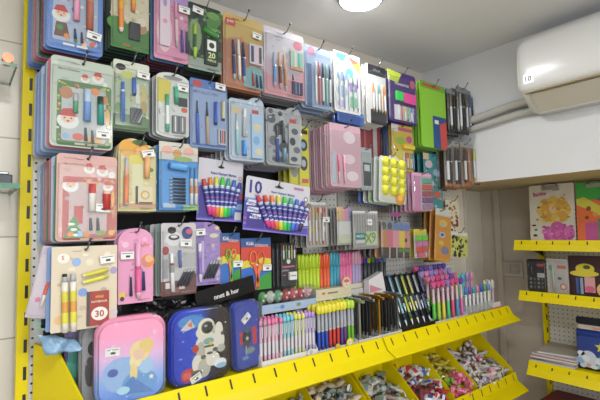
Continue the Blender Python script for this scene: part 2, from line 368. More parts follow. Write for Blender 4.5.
# ------------------------------------------------------------------ air conditioner
ac = empty('air_conditioner', (XB, -.55, 2.05)); tag(ac, 'white wall-mounted air conditioner with round-cornered casing high on wall', 'air conditioner')
yl, yr = 0.015, -.86
def acs(y, s=1.0):
    p = [(0, .335), (-.10, .34), (-.165, .322), (-.195, .28), (-.205, .20), (-.205, .095), (-.201, .072), (-.178, .058), (-.08, -.02), (0, -.02)]
    cx, cz = -.09, .17
    return [((a-cx)*s+cx if a < 0 else 0, y, (b-cz)*s+cz) for a, b in p]
MB().loft([acs(yl, .86), acs(yl-.008, .94), acs(yl-.025, .985), acs(yl-.05, 1), acs(yr+.05, 1), acs(yr+.02, .985), acs(yr, .9)], 'fafaf8:gloss').build('casing', ac)
vm = MB(); vp = [(-.176, .052), (-.088, -.016), (-.092, -.021), (-.182, .047)]; vm.loft([[(a, yr+.05, b) for a, b in vp], [(a, yl-.05, b) for a, b in vp]], 'd8d2c2', smooth=False); vm.build('air_vane', ac); MB().box(-.2035, -.1775, yr+.05, yl-.03, .0525, .0575, 'c4b48a').build('trim_strip', ac)
m = MB(); 
for (t, z, h) in (('10', .115, .025),):
    vs, fs, w, hh = text_geo(t); s = h/hh; k = len(m.v); mi = m.mi('dark grey')
    m.v += [(-.2068, -.040-v[0]*s, z+v[1]*s) for v in vs]
    for f_ in fs: m.face([k+i for i in f_], mi)
k = len(m.v); m.box(-.2062, -.2054, -.062, -.018, .093, .137, 'e4e5e4:gloss'); m.build('warranty_sticker', ac)
# wrapped refrigerant pipes from the unit to the corner
def wrapped(pts, r, lab):
    P = [Vector(p) for p in pts]; fine = []; rad = []
    for i in range(len(P)-1):
        for k in range(10):
            fine.append(P[i].lerp(P[i+1], k/10)); rad.append(r*(1+.05*(k % 2)))
    fine.append(P[-1]); rad.append(r)
    o = MB().tube(fine, rad, 'c9c7c0:matte', 12).build('wrapped_pipe'); tag(o, lab, 'pipe', 'pipes running from the air conditioner'); return o
wrapped([(XB-.024, .0, 2.065), (XB-.024, -.06, 2.07), (XB-.024, -.25, 2.088), (XB-.026, -.42, 2.11), (XB-.026, -.548, 2.115)], .021, 'upper grey tape-wrapped pipe leading into the air conditioner')
wrapped([(XB-.02, .0, 2.015), (XB-.02, -.10, 2.025), (XB-.02, -.30, 2.045), (XB-.02, -.46, 2.062), (XB-.02, -.548, 2.06)], .017, 'lower grey tape-wrapped pipe sagging under the other pipe')
# ------------------------------------------------------------------ lamps
def emis(c, s):
    m = bpy.data.materials.new('lamp_glow'); m.use_nodes = True; nt = m.node_tree; nt.nodes.clear()
    e = nt.nodes.new('ShaderNodeEmission'); e.inputs[0].default_value = c; e.inputs[1].default_value = s
    o = nt.nodes.new('ShaderNodeOutputMaterial'); nt.links.new(e.outputs[0], o.inputs[0]); return m
LG = emis((1, .99, .97, 1), 22)
def lamp(x, y, label, e, r=.085):
    o = empty('ceiling_lamp', (x, y, ZC-.0005)); tag(o, label, 'ceiling lamp')
    MB().loft([[(rr_*math.cos(a*math.pi/16), rr_*math.sin(a*math.pi/16), z) for a in range(32)] for rr_, z in ((r+.012, 0), (r+.012, -.012), (r+.002, -.016))], 'white:gloss').build('rim', o)
    MB().loft([[(rr_*math.cos(a*math.pi/16), rr_*math.sin(a*math.pi/16), z) for a in range(32)] for rr_, z in ((r, -.0165), (r*.96, -.022), (r*.6, -.026))], LG).build('diffuser', o)
    l = bpy.data.lights.new('lamp_light', 'AREA'); l.shape = 'DISK'; l.size = r*2; l.energy = e; l.color = (1, .995, 1)
    lo = bpy.data.objects.new('lamp_light', l); COL.objects.link(lo); lo.parent = o; lo.location = (0, 0, -.03)
c = aty(361, 4, -.30)
c = [CAM[0]+(ZC-.03-CAM[2])/ray(361, 3)[2]*ray(361, 3)[0], CAM[1]+(ZC-.03-CAM[2])/ray(361, 3)[2]*ray(361, 3)[1]]
lamp(c[0], c[1], 'round white lamp glowing on the ceiling above the rack', E_MAIN)
lamp(.1, -1.7, 'added unseen ceiling lamp behind the viewer at the near end', E_BACK)  # lamps from here on are unseen, added to raise overall brightness
lamp(-.7, -2.7, 'added ceiling lamp out of view by the added window', E_BACK)
lamp(1.1, -3.0, 'added ceiling lamp out of view at the added window end', E_BACK)
# ------------------------------------------------------------------ hanging packs
def keyhole(pts, hx, hz, hr=.0042):
    """cut a hang hole into an outline via a hairline slit above it"""
    a = sum(pts[i][0]*pts[(i+1) % len(pts)][1]-pts[(i+1) % len(pts)][0]*pts[i][1] for i in range(len(pts)))
    if a < 0: pts = pts[::-1]
    best = None
    for i in range(len(pts)):
        p, q = pts[i], pts[(i+1) % len(pts)]
        if (p[0] >= hx > q[0]):
            t = (p[0]-hx)/(p[0]-q[0]); z = p[1]+t*(q[1]-p[1])
            if best is None or z > best[1]: best = (i, z)
    if not best or best[1] < hz+hr+.001: return pts
    i, z = best; e = .0001
    hole = [(hx+e, z)]+[(hx+hr*math.sin(math.radians(a)), hz+hr*math.cos(math.radians(a))) for a in range(4, 357, 32)]+[(hx-e, hz+hr), (hx-e, z)]
    return pts[:i+1]+hole+pts[i+1:]
def outline(shape, w, h, r):
    x = w/2
    if shape == 'rr': return rr(-x, 0, x, h, r*w)
    if shape == 'arch': return [(x, 0)]+ell(0, h-x*.8, x, x*.8, 14, 0, 180)+[(-x, 0)]
    if shape == 'bow':   # bowed bottom, high arched top
        return ell(0, h*.9, x, h*.1, 10, 0, 180)+ell(0, h*.07, x, h*.07, 10, 180, 360)
    if shape == 'fruit': return [(x, 0), (x, h*.80)]+ell(x*.45, h*.84, x*.5, h*.09, 6, 0, 110)+ell(-x*.25, h*.86, x*.68, h*.14, 8, 60, 180)+[(-x*.99, h*.8), (-x, 0)]
    if shape == 'scallop': return [(x, 0), (x, h*.9)]+ell(x*.7, h*.93, x*.28, h*.05, 5, 0, 150)+ell(x*.12, h*.93, x*.3, h*.05, 5, 20, 160)+ell(-x*.55, h*.95, x*.35, h*.05, 5, 20, 170)+[(-x, h*.9), (-x, 0)]
    if shape == 'tab':   # arched tab over the right half
        return rr(-x, 0, x, h*.93, r*w)[:5]+[(x, h*.93)]+ell(x*.55, h*.90, x*.45, h*.10, 8, 0, 180)+[(x*.1, h*.93)]+rr(-x, 0, x, h*.93, r*w)[10:]
    if shape == 'mtab':
        return rr(-x, 0, x, h*.94, r*w)[:10]+ell(0, h*.94, x*.35, h*.06, 8, 0, 180)+rr(-x, 0, x, h*.94, r*w)[10:]
    return [(-x, 0), (x, 0), (x, h), (-x, h)]
def art_into(m, ops, w, h, y0, x0=None, ztop=None):
    x0 = -w/2 if x0 is None else x0; zt = h if ztop is None else ztop
    U = lambda u: x0+u*w
    V = lambda v: zt-v*h
    for k, o in enumerate(ops):
        y = y0-.00012*(k+1); t = o[0]
        if t == 'r': m.flat(rr(U(o[1]), V(o[4]), U(o[3]), V(o[2]), (o[6] if len(o) > 6 else 0)*w), y, o[5])
        elif t == 'd': m.flat(ell(U(o[1]), V(o[2]), o[3]*w, o[3]*w), y, o[4])
        elif t == 'b': m.flat(ell(U(o[1]), V(o[2]), o[3]*w, o[4]*h), y, o[5])
        elif t == 't': m.text(o[4], U(o[1]), V(o[2]), o[3]*h, y, o[5], o[6] if len(o) > 6 else 0, wmax=(o[7]*w if len(o) > 7 else None))
        elif t == 'p': m.flat([(U(a), V(b)) for a, b in o[1]], y, o[2])
        elif t == 's': m.flat(star(U(o[1]), V(o[2]), o[3]*w), y, o[4])
        elif t == 'conf':
            rs_ = random.Random(o[7]); 
            for q in range(o[5]):
                uu = rs_.uniform(o[1], o[3]); vv = rs_.uniform(o[2], o[4]); s_ = o[8]*w*rs_.uniform(.5, 1.2); m.flat(ell(U(uu), V(vv), s_, s_*rs_.uniform(.5, 1), 9), y-.000012*q, rs_.choice(o[6]))
        elif t == 'santa':   # little round bearded face with a red hat
            u, v, s = o[1:4]; X, Z, s = U(u), V(v), s*w
            m.flat(ell(X, Z, s, s*.85), y, 'white'); m.flat(ell(X, Z+s*.2, s*.62, s*.45), y-.00003, 'skin')
            m.flat([(X-s*.8, Z+s*.45), (X+s*.8, Z+s*.45), (X+s*.35, Z+s*1.3), (X-s*.5, Z+s*1.15)], y-.00006, 'red'); m.flat(ell(X, Z-s*.05, s*.13, s*.1), y-.00009, 'red')
            for q in (-1, 1): m.flat(ell(X+q*s*.3, Z+s*.25, s*.08, s*.08, 8), y-.00009, 'black')
        elif t == 'tree':
            u, v, s = o[1:4]; X, Z, s = U(u), V(v), s*w
            for q in range(3): m.flat([(X-s*(.5+.2*q), Z-s*(.3+.6*q)), (X+s*(.5+.2*q), Z-s*(.3+.6*q)), (X, Z+s*(.6-.6*q))], y-.00003*q, 'green')
            for q in range(3): m.flat(ell(X-s*.2+.2*s*q, Z-s*(.2+.5*q), s*.3, s*.13), y-.0001-.00002*q, 'white')
def price(parent, w, h, u, v, rot=0, sw=.036, sh=.021, y=-.0125, lab=None):
    m = MB().box(-sw/2, sw/2, -.0004, 0, -sh/2, sh/2, 'ecebe6'); m.flat(rr(-sw*.4, sh*.2, sw*.4, sh*.32, 0), -.0006, 'grey'); m.flat(rr(-sw*.12, -sh*.28, sw*.2, -.0, 0), -.0006, 'dark grey')
    o = m.build('price_sticker', parent, (-w/2+u*w, y, h-v*h), (0, math.radians(-rot), 0)); o['label'] = 'white price sticker'; return o
def add_parts(root, parts, w, h):
    U = lambda u: -w/2+u*w
    V = lambda v: h-v*h
    for o in parts:
        t = o[0]
        if t == 'pen':   # ('pen',u0,v0,u1,v1,rad,segs,name)
            _, u0, v0, u1, v1, rad, segs = o[:7]; nm = o[7] if len(o) > 7 else 'pen'
            a = Vector((U(u0), -rad-.0015, V(v0))); b = Vector((U(u1), -rad-.0015, V(v1))); pts = [a]; rd = [rad*segs[0][2]]; cs = []
            for i, (tt, c, k) in enumerate(segs):
                pts.append(a.lerp(b, tt)); rd.append(rad*k); cs.append(c)
            if nm == 'pen' and len(segs) >= 4:
                po = MB().tube(pts[2:], rd[2:], cs[2:], 8).build(nm, root); MB().tube(pts[:3], rd[:3], cs[:2], 8).build('pen_cap', po)
            else: MB().tube(pts, rd, cs, 8).build(nm, root)
        elif t == 'tag': price(root, w, h, o[1], o[2], o[3] if len(o) > 3 else 0)
        elif t == 'blk':
            _, nm, u0, v0, u1, v1, dp, c, ar = o[:9]
            m = MB(); m.prism(rr(U(u0), V(v1), U(u1), V(v0), .002), -dp, -.0012, c); art_into(m, ar, U(u1)-U(u0), V(v0)-V(v1), -dp, U(u0), V(v0)); m.build(nm, root)
        elif t == 'balls':
            _, nu, nv, u0, v0, u1, v1, c = o
            for j in range(nv):
                for i in range(nu):
                    cx = U(u0+(i+.5)*(u1-u0)/nu); cz = V(v0+(j+.5)*(v1-v0)/nv); R = (u1-u0)*w/nu*.46
                    m = MB().dome(cx, -.001, cz, R, R*.8, c, 14)
                    m.flat(ell(cx-R*.2, cz+R*.15, R*.09, R*.13, 8), -R*.82-.001, 'brown'); m.flat(ell(cx+R*.2, cz+R*.15, R*.09, R*.13, 8), -R*.82-.001, 'brown')
                    m.build('smiley_bead', root)
        elif t == 'scissors':
            _, u, v, c1, c2 = o; X, Z = U(u), V(v); s = w
            for q, c in ((-1, c1), (1, c2)):
                m = MB(); m.tube([(X+q*s*.13+s*.11*math.cos(a*math.pi/6), -.006, Z+h*.05+s*.2*math.sin(a*math.pi/6)) for a in range(13)], .0028, c, 6, caps=False)
                m.loft([[(X+q*s*.03, -.008, Z-h*.06), (X+q*s*.15, -.008, Z-h*.06), (X-q*s*.02, -.008, Z-h*.50), (X-q*s*.06, -.008, Z-h*.50)], [(X+q*s*.03, -.003, Z-h*.06), (X+q*s*.15, -.003, Z-h*.06), (X-q*s*.02, -.003, Z-h*.50), (X-q*s*.06, -.003, Z-h*.50)]], c2 if q < 0 else c1, smooth=False)
                m.build('scissor_blade', root)
            MB().dome(X, -.0082, Z-h*.08, s*.035, .002, 'silver:metal').build('rivet', root)
        elif t == 'clear':
            _, u0, v0, u1, v1, dp = o[:6]
            a, b, c, d = U(u0), V(v1), U(u1), V(v0)
            l0 = rr(a, b, c, d, .008); l1 = rr(a+.002, b+.002, c-.002, d-.002, .007)
            MB().loft([[(p[0], -dp, p[1]) for p in l1], [(p[0], -.0005, p[1]) for p in l0]], 'clear').build('clear_blister', root)
HOOKS = 0
def make_card(name, w, h, color, shape, r, art, parts, th, bl, hole, rim='edge', back=None):
    root = empty(name)
    pts = outline(shape, w, h, r); hx, hz = -w/2+hole[0]*w, h-hole[1]*h
    kp = keyhole(pts, hx, hz); m = MB().prism(kp, 0, th, color, side=back or color)
    if art and name == 'pen_gift_card':
        sd = int(abs(w*1e5)+abs(h*7e4)) % 9973
        art = [('conf', .06, .08, .94, .92, 22, [tone(color, .86), tone(color, 1.08, 6), tone(color, .93, -4), tone(color, 1.0, 14)], sd, .055)]+list(art)+[('r', .3, .055, .44, .062, tone(color, .7)), ('r', .56, .955, .9, .963, tone(color, .72)), ('r', .56, .97, .8, .976, tone(color, .72))]
    art_into(m, art, w, h, 0); m.build('card', root)
    if bl:   # moulded cover over the whole card: rim + face, open around the hanging hole
        k = .93; ins = [(p[0]*k, (p[1]-h*.5)*k*.97+h*.49) for p in pts]
        top = h-(hole[1]+.075)*h
        ins = [(a, min(b, top)) for a, b in ins]
        out = [(p[0]*1.02, (p[1]-h*.5)*1.012+h*.5) for p in pts]; out2 = [(a, min(b, top+.004)) for a, b in out]
        m = MB(); o2 = [(a*.985, b) for a, b in out2]
        m.loft([[(p[0], -bl, p[1]) for p in ins], [(p[0], -bl*.8, p[1]) for p in [(a*1.02, b) for a, b in ins]]], 'clear', cap=False)
        k0 = len(m.v); n = len(ins); m.v += [(p[0], -bl, p[1]) for p in ins]; m.face(range(k0, k0+n), m.mi('clear'))
        m.loft([[(p[0]*1.02, -bl*.8, p[1]) for p in ins], [(p[0]*1.03, -.0005, p[1]) for p in ins]], rim, cap=False)
        m.build('clear_blister', root)
    add_parts(root, parts, w, h)
    return root
def hang(name, label, cat, box, q, color='white', art=(), parts=(), shape='rr', r=.07, th=.0012, bl=.012, stack=(), gap=.021, sdx=-.004, hole=(.5, .045), yaw=0, tilt=0, ref=None, hook=True, rim='edge', sdz=-.001, group=None, back=None, stackname=None, parts_in_stack=False):
    x0, y0, x1, y1 = box; ym, xm = (y0+y1)/2, (x0+x1)/2
    a = aty(x0, ym, -q).x; b = aty(x1, ym, -q).x; zt = aty(xm, y0, -q).z; zb = aty(xm, y1, -q).z
    w, h = b-a, zt-zb; x = (a+b)/2
    root = make_card(name, w, h, color, shape, r, art, parts, th, bl, hole, rim, back)
    root.location = (x, -q, zb); root.rotation_euler = (0, math.radians(-tilt), math.radians(yaw)); tag(root, label, cat, group)
    made = {}
    for i, c in enumerate(stack):  # black packs at the rear of some stacks serve to darken the gaps
        y = -q+gap*(i+1)
        if y > -.004: break
        if c not in made:
            made[c] = make_card(stackname or name, w, h, c, shape, r, (), (), th, bl, hole, rim)
            o = made[c]
        else: o = copy_tree(made[c])
        o.location = (x+sdx*(i+1), y, zb+sdz*(i+1)); o.rotation_euler = (0, math.radians(-tilt+random.uniform(-.6, .6)), math.radians(yaw))
        cn = c.split(':')[0]; cn = cn if cn in PAL else 'plain'
        tag(o, '%s pack %s behind the %s' % (cn, ORD[i], ref or label), cat, 'packs stacked behind the %s' % (ref or label))
    if hook:
        hx, hz = x-w/2+hole[0]*w, zb+h-hole[1]*h+.0015
        o = empty('peg_hook', (hx, 0, hz)); tag(o, 'wire peg hook holding up the %s' % (ref or label), 'hook', 'wire peg hooks of the display rack')
        pl = MB().tube([(0, .006, 0), (0, -q-.012, 0), (0, -q-.020, .003), (0.002, -q-.032, .020)], .0021, '6c6e72:metal', 6); pl.build('wire', o)
        MB().tube([(.002, -q-.032, .020), (.003, -q-.036, .027)], .0032, 'dark grey', 6).build('tip', o)
    return root
def pn(c, cap, tip='silver', rad=.0055):   # segs for a pen, cap at top
    return [(.02, cap, .7), (.38, cap, 1.0), (.40, 'silver:metal', 1.02), (.86, c, .95), (.93, tip, .7), (1, tip, .25)]
cart = lambda c='navy': [(.1, 'light grey', .6), (1, c, 1)]
# ---- top row ------------------------------------------------------
xmas = [('santa', .24, .16, .12), ]
hang('pen_gift_card', 'light blue christmas pen card cut off by the top edge of the view', 'pen set', (47, -36, 103, 52), .20, '5b86cc',
     [('r', .10, .06, .90, .90, 'a9b9cf', .04), ('conf', .12, .40, .88, .90, 22, ['8fa8c8', 'coral', 'cream', 'c9a08a', 'white'], 3, .035), ('santa', .24, .62, .16), ('p', [(.16, .7), (.34, .7), (.4, .86), (.12, .86)], 'brown'), ('d', .22, .76, .06, 'green'), ('d', .34, .84, .05, 'orange'), ('d', .5, .88, .04, 'green'), ('r', .28, .92, .48, .945, 'white'), ('r', .52, .92, .72, .945, 'white'),
      ('d', .66, .9, .05, 'peach'), ('d', .8, .88, .05, 'coral')],
     [('pen', .50, .2, .50, .66, .008, [(.5, 'pale pink', 1), (1, 'pink', 1)]), ('pen', .74, .2, .74, .73, .009, [(.4, 'tan', 1), (1, 'b5644a', 1)]), ('pen', .48, .74, .49, .86, .004, cart(), 'ink_cartridge'), ('pen', .60, .76, .61, .89, .004, cart(), 'ink_cartridge'), ('tag', .82, .79, -8)],
     stack=('5b86cc', 'dark red', 'dark green', 'grey', 'rose', 'grey', '5b86cc', '6f93cf'), ref='light blue christmas pen card', sdx=-.003)
hang('pen_gift_card', 'green meadow pen card with orange pens and dark refill pack', 'pen set', (111, -34, 149, 50), .19, 'd9cfae',
     [('conf', 0, 0, 1, .7, 26, ['cfc08a', 'c8c89a', 'd8b89a', 'b8c08a'], 15, .05), ('r', 0, .72, 1, 1, '3f7f35'), ('b', .15, .72, .25, .08, '4f8f3a'), ('b', .6, .75, .4, .06, '3f7f35'), ('d', .8, .72, .15, 'tan'), ('d', .8, .64, .12, 'cream'), ('r', .3, .94, .5, .965, 'coral'), ('d', .2, .25, .1, 'mint'), ('b', .3, .45, .1, .05, 'd4c27a')],
     [('pen', .22, .30, .24, .83, .0075, [(.5, 'amber', 1), (.92, 'orange', 1), (1, 'cream', .6)]), ('pen', .55, .1, .55, .55, .007, [(.8, 'amber', 1), (1, 'orange', .8)]), ('blk', 'refill_pack', .45, .68, .74, .88, .01, '26282c', [('r', .2, 0, .25, 1, 'dark grey'), ('r', .5, 0, .55, 1, 'dark grey')]), ('tag', .8, .3, 0)],
     stack=('dark green', 'dark green', '16261b', 'dark green', '16261b', '16261b', '101512'), ref='green meadow pen card', sdx=-.002, gap=.022)
hang('pen_gift_card', 'pink pen card with a long white pen case and purple pens', 'pen set', (154, -30, 188, 61), .20, 'd98fae',
     [('r', 0, 0, 1, .35, 'lilac'), ('b', .3, .7, .22, .22, 'pale pink'), ('t', .8, .36, .015, 'STATIONERY', 'maroon', 0, .5), ('s', .8, .5, .08, 'white')],
     [('blk', 'pen_case', .14, .28, .42, .86, .010, 'e6d3dc', [('d', .5, .55, .25, 'pink'), ('b', .5, .2, .2, .08, 'lilac')]), ('pen', .60, .35, .64, .84, .005, pn('pale pink', 'pink')), ('pen', .78, .62, .80, .88, .0055, cart('violet'), 'ink_cartridge'), ('pen', .93, .62, .94, .88, .005, cart('navy'), 'ink_cartridge'), ('tag', .84, .42, 0)],
     stack=('3f7fa8', 'maroon', 'maroon', '5a3a55', 'maroon', '2a1f28'), ref='pink pen card', sdx=-.003)
hang('pen_gift_card', 'dark jungle green card marked 20 with a chunky green pen', 'pen set', (188, 6, 221, 71), .20, '23382a',
     [('conf', 0, 0, 1, .8, 30, ['3f6a34', '2c4a30', '5a8a3a', '6f9a58'], 14, .07), ('p', [(.55, .2), (1, .02), (1, .2), (.6, .5)], '4c8a3a'), ('p', [(.5, .35), (.95, .3), (.6, .48)], '7db04a'), ('p', [(0, .2), (.3, .45), (0, .5)], '3f7038'), ('r', 0, .82, 1, 1, '9aa79a'), ('b', .2, .5, .2, .25, '86a06e'), ('b', .75, .12, .2, .06, '6da04a')],
     [('pen', .17, .35, .17, .85, .0065, [(.3, 'lime', .8), (.7, '2e5a34', 1), (1, 'lime', .7)]), ('pen', .4, .38, .85, .46, .010, [(.9, '3c8a3a', 1), (1, 'green', .8)], 'eraser'), ('blk', 'refill_box', .46, .5, .84, .9, .013, '2f3a30', [('r', .15, .08, .85, .48, 'e8eee4', .04), ('d', .5, .28, .22, 'dark grey'), ('t', .5, .66, .22, '20', 'd8e8a0'), ('t', .5, .86, .08, 'REFILLS', 'd8e8a0')]), ('tag', .25, .13, -6)],
     stack=('dark green', '1a241c', 'dark grey', '1a241c', 'dark grey', 'black'), ref='jungle green card marked 20', sdx=.0)
hang('pen_gift_card', 'tan and ochre pen card with red badge and three navy pens', 'pen set', (223, 18, 263, 90), .20, 'b97c5c',
     [('r', 0, 0, 1, .36, 'c7a85a', .06), ('b', .35, .42, .3, .12, 'b97c5c'), ('r', .06, .06, .30, .16, 'c8433a', .02), ('t', .18, .11, .05, 'pen', 'white'), ('p', [(.45, .72), (.7, .64), (1, .66), (1, .96), (.5, .94)], '7fb0b4'), ('t', .3, .05, .02, 'GEL PEN', 'brown')],
     [('pen', .22, .36, .24, .90, .006, pn('navy', 'navy')), ('pen', .34, .34, .37, .90, .006, pn('e7d9c9', 'white')), ('pen', .46, .36, .48, .90, .006, pn('2b3f86', 'navy')),
      ('blk', 'eraser_pack', .62, .34, .96, .62, .009, 'cfc9d4', [('r', .1, .1, .3, .9, 'navy'), ('r', .4, .1, .6, .9, 'pale pink'), ('r', .7, .1, .9, .9, 'dark grey')]), ('pen', .70, .72, .72, .92, .0045, cart('red'), 'ink_cartridge'), ('pen', .80, .74, .82, .93, .0045, cart('navy'), 'ink_cartridge'), ('pen', .9, .74, .92, .93, .0045, cart('navy'), 'ink_cartridge'), ('tag', .8, .22, -4)],
     stack=('b97c5c', 'brown', '4a2f26', 'dark grey', '2a2a2c'), ref='tan and ochre pen card', sdx=.002)
hang('pen_gift_card', 'pale grey and pink pen card with round pink badge', 'pen set', (264, 31, 304, 97), .20, 'c9c4cc',
     [('r', 0, .55, 1, 1, 'd99ba4'), ('b', .4, .6, .5, .14, 'cfb8c2'), ('b', .84, .17, .12, .07, 'd0627a'), ('t', .35, .12, .025, 'FOUNTAIN', 'grey'), ('t', .35, .17, .018, 'PEN SET', 'grey')],
     [('pen', .22, .38, .22, .90, .006, pn('5d93cc', 'pale blue')), ('pen', .34, .36, .36, .90, .006, pn('brown', 'peach')), ('pen', .46, .38, .50, .92, .006, pn('tan', 'peach')),
      ('blk', 'capsule_pack', .62, .28, .95, .56, .009, 'b8c4c2', [('r', .08, .05, .26, .85, 'mint'), ('r', .30, .05, .46, .85, 'cream'), ('r', .52, .05, .7, .85, 'turquoise'), ('r', .74, .05, .92, .85, 'mint'), ('r', .08, .85, .92, .97, 'orange')]), ('blk', 'refill_pack', .66, .74, .92, .93, .008, '22335c', [('r', .3, 0, .34, 1, 'light grey'), ('r', .62, 0, .66, 1, 'light grey')]), ('pen', .68, .63, .69, .72, .003, cart('dark grey'), 'ink_cartridge')],
     stack=('c9c4cc', 'grey', '8d7f88', 'grey', 'dark grey'), ref='pale grey and pink pen card', sdx=.002)
def pens_in(u0, u1, v0, v1, cols, rad=.005, lean=0, nm='pen'):
    n = len(cols); return [('pen', u0+(i+.5)*(u1-u0)/n, v0, u0+(i+.5)*(u1-u0)/n+lean, v1, rad, [(.12, c, .7), (.35, c, 1), (.37, 'white', 1), (.9, c if i % 2 else 'e8e8ea', 1), (1, c, .5)], nm) for i, c in enumerate(cols)]
hang('pen_pouch', 'blue and white pouch full of assorted pens with red corner', 'pen set', (305, 48, 331, 108), .20, '9fb4d4',
     [('r', 0, 0, 1, .16, '8ea6d8'), ('d', .25, .08, .13, 'rose'), ('r', .05, .3, .25, 1, '4d6a94')], pens_in(.3, .98, .25, .95, ['white', 'coral', 'dark grey', 'mint', 'navy'], .0045), stack=('pale blue', '6f8fb8', 'pale blue', '6f8fb8', 'white', 'white'), ref='blue and white pen pouch', bl=.010, sdx=-.002)
hang('pen_pouch', 'bright white pouch of pastel craft pieces with red and yellow header', 'pen set', (334, 54, 360, 113), .20, 'f0f2f2',
     [('r', 0, 0, 1, .12, 'ffffff'), ('p', [(.1, .02), (.5, .02), (.35, .16), (.1, .1)], 'turquoise'), ('p', [(.5, .02), (1, .1), (.8, .2)], 'coral'), ('p', [(.7, .14), (1, .12), (1, .3)], 'e8d84a'), ('b', .3, .4, .2, .08, '9fb8e4'), ('b', .6, .32, .15, .08, '6fd0d8'), ('b', .7, .55, .2, .08, 'lilac'), ('b', .3, .65, .2, .1, 'pale blue'), ('b', .7, .8, .2, .1, 'mint'), ('b', .25, .86, .15, .06, 'c8b8ea')], pens_in(.1, .95, .35, .95, ['white', 'pale blue', 'white', 'mint', 'lilac'], .0035), stack=('white', 'pale blue', 'white', 'white', 'pale blue', 'white'), ref='bright white craft pouch', bl=.012, sdx=-.002)
hang('blue_bag', 'blue edged bag hanging low under the bright white pouch', 'bag', (337, 112, 364, 124), .19, '2f5fb8', [('r', 0, .1, 1, .3, '5f8fe0')], (), stack=('2f5fb8',), ref='blue edged bag', bl=.006, hook=False)
hang('pencil_pack', 'white pack with black header showing coloured pencils', 'pencil pack', (366, 66, 386, 124), .20, 'ececea',
     [('r', .12, 0, 1, .17, '23252b'), ('t', .56, .08, .04, 'COLOR', 'grey'), ('r', .2, .76, 1, 1, '2b2c30'), ('d', .5, .76, .12, 'dark grey')],
     pens_in(.25, .95, .32, .80, ['orange', 'white', 'turquoise', 'peach', 'orange'], .0045, 0, 'pencil'), bl=.009, stack=('white', 'ececea', 'white', 'ececea', 'cream'), ref='white coloured pencil pack', sdx=-.003)
hang('marker_pack', 'purple marker pack with neon erasers and rainbow markers', 'marker pack', (388, 73, 416, 123), .20, '4a2a78',
     [('p', [(0, 0), (.5, .02), (.35, .22), (0, .2)], 'c4d83a'), ('d', .88, .18, .1, 'rose'), ('t', .5, .24, .05, 'HIGHLIGHTER', 'white', 0, .75), ('r', .2, .66, .95, .95, 'e8e2ee')],
     [('blk', 'eraser', .25, .40, .48, .58, .010, '35d05a', []), ('blk', 'eraser', .52, .40, .94, .60, .010, 'e5459a', [])]+pens_in(.28, .95, .66, .96, ['white', 'coral', 'e9b23a', '56c06a', '5a7ad8', 'violet'], .0035, 0, 'marker'), bl=.009, stack=('4a2a78', 'violet', '4a2a78', '3a2160', '4a2a78'), ref='purple marker pack', sdx=-.001)
hang('book_cover_pack', 'neon green covered pack with blue and red corner', 'notebook', (421, 84, 446, 148), .20, '8fd02c',
     [('r', 0, 0, 1, .1, '6fae35'), ('r', .1, .03, .8, .07, 'c9433a'), ('r', .45, .50, 1, 1, '1f4f8a'), ('p', [(.72, .62), (1, .55), (1, 1), (.75, 1)], 'd0463c'), ('r', .52, .56, .68, .62, 'white')], (), bl=None, th=.006, stack=('8fd02c', '6fae35', '8fd02c', '2f6fa0', '8fd02c', '6fae35', '8fd02c', '6fae35'), gap=.014, ref='neon green pack', sdx=-.004)
# brush bags beyond
for i, (bx, q, body, parts_, lab) in enumerate((((447, 90, 459, 133), .19, '2c2824', ['8a7458', 'black', 'c8b8a0'], 'clear bag of dark brushes, nearest of the top row trio'),
        ((457, 88, 468, 134), .20, '26262c', ['b8b0a4', 'black', '8a7458'], 'clear bag of brushes with white tips, middle of the top row trio'),
        ((466, 92, 477, 133), .19, '2a3a6e', ['blue', 'navy', 'black'], 'clear bag of blue handled brushes, last of the top row trio'))):
    hang('brush_bag', lab, 'brush set', bx, q, body, [('r', 0, 0, 1, .12, '8a8f94')], pens_in(.1, .9, .15, .92, parts_, .006, 0, 'brush'), bl=.012, rim='edge', stack=('grey', 'dark grey', 'grey'), gap=.03, ref=('nearest top brush bag', 'middle top brush bag', 'blue top brush bag')[i])
for i, (bx, body, parts_, lab) in enumerate((((444, 143, 452, 188), '6e543a', ['1e1e22', '2a2420'], 'bag of dark handled cutters, first in the lower row'),
        ((452, 142, 460, 189), '8a6440', ['1a1a1e', '26262a'], 'bag of orange tipped cutters, second in the lower row'),
        ((461, 143, 470, 188), '8a6038', ['202024', 'c87838'], 'bag of black and orange cutters, third in the lower row'),
        ((470, 145, 479, 185), '6e6428', ['yellow', 'dark grey'], 'bag of yellow cutters at the end of the lower row'))):
    hang('cutter_bag', lab, 'cutter set', bx, .19, body, [('r', 0, 0, 1, .1, '9a9a98'), ('r', .1, .85, .9, .97, 'c8783a')], pens_in(.1, .9, .15, .9, parts_, .0075, .0, 'cutter'), bl=.016, rim='edge', stack=('tan', 'dark grey'), gap=.04, ref=('dark handled cutter bag', 'orange tipped cutter bag', 'black and orange cutter bag', 'yellow cutter bag')[i])
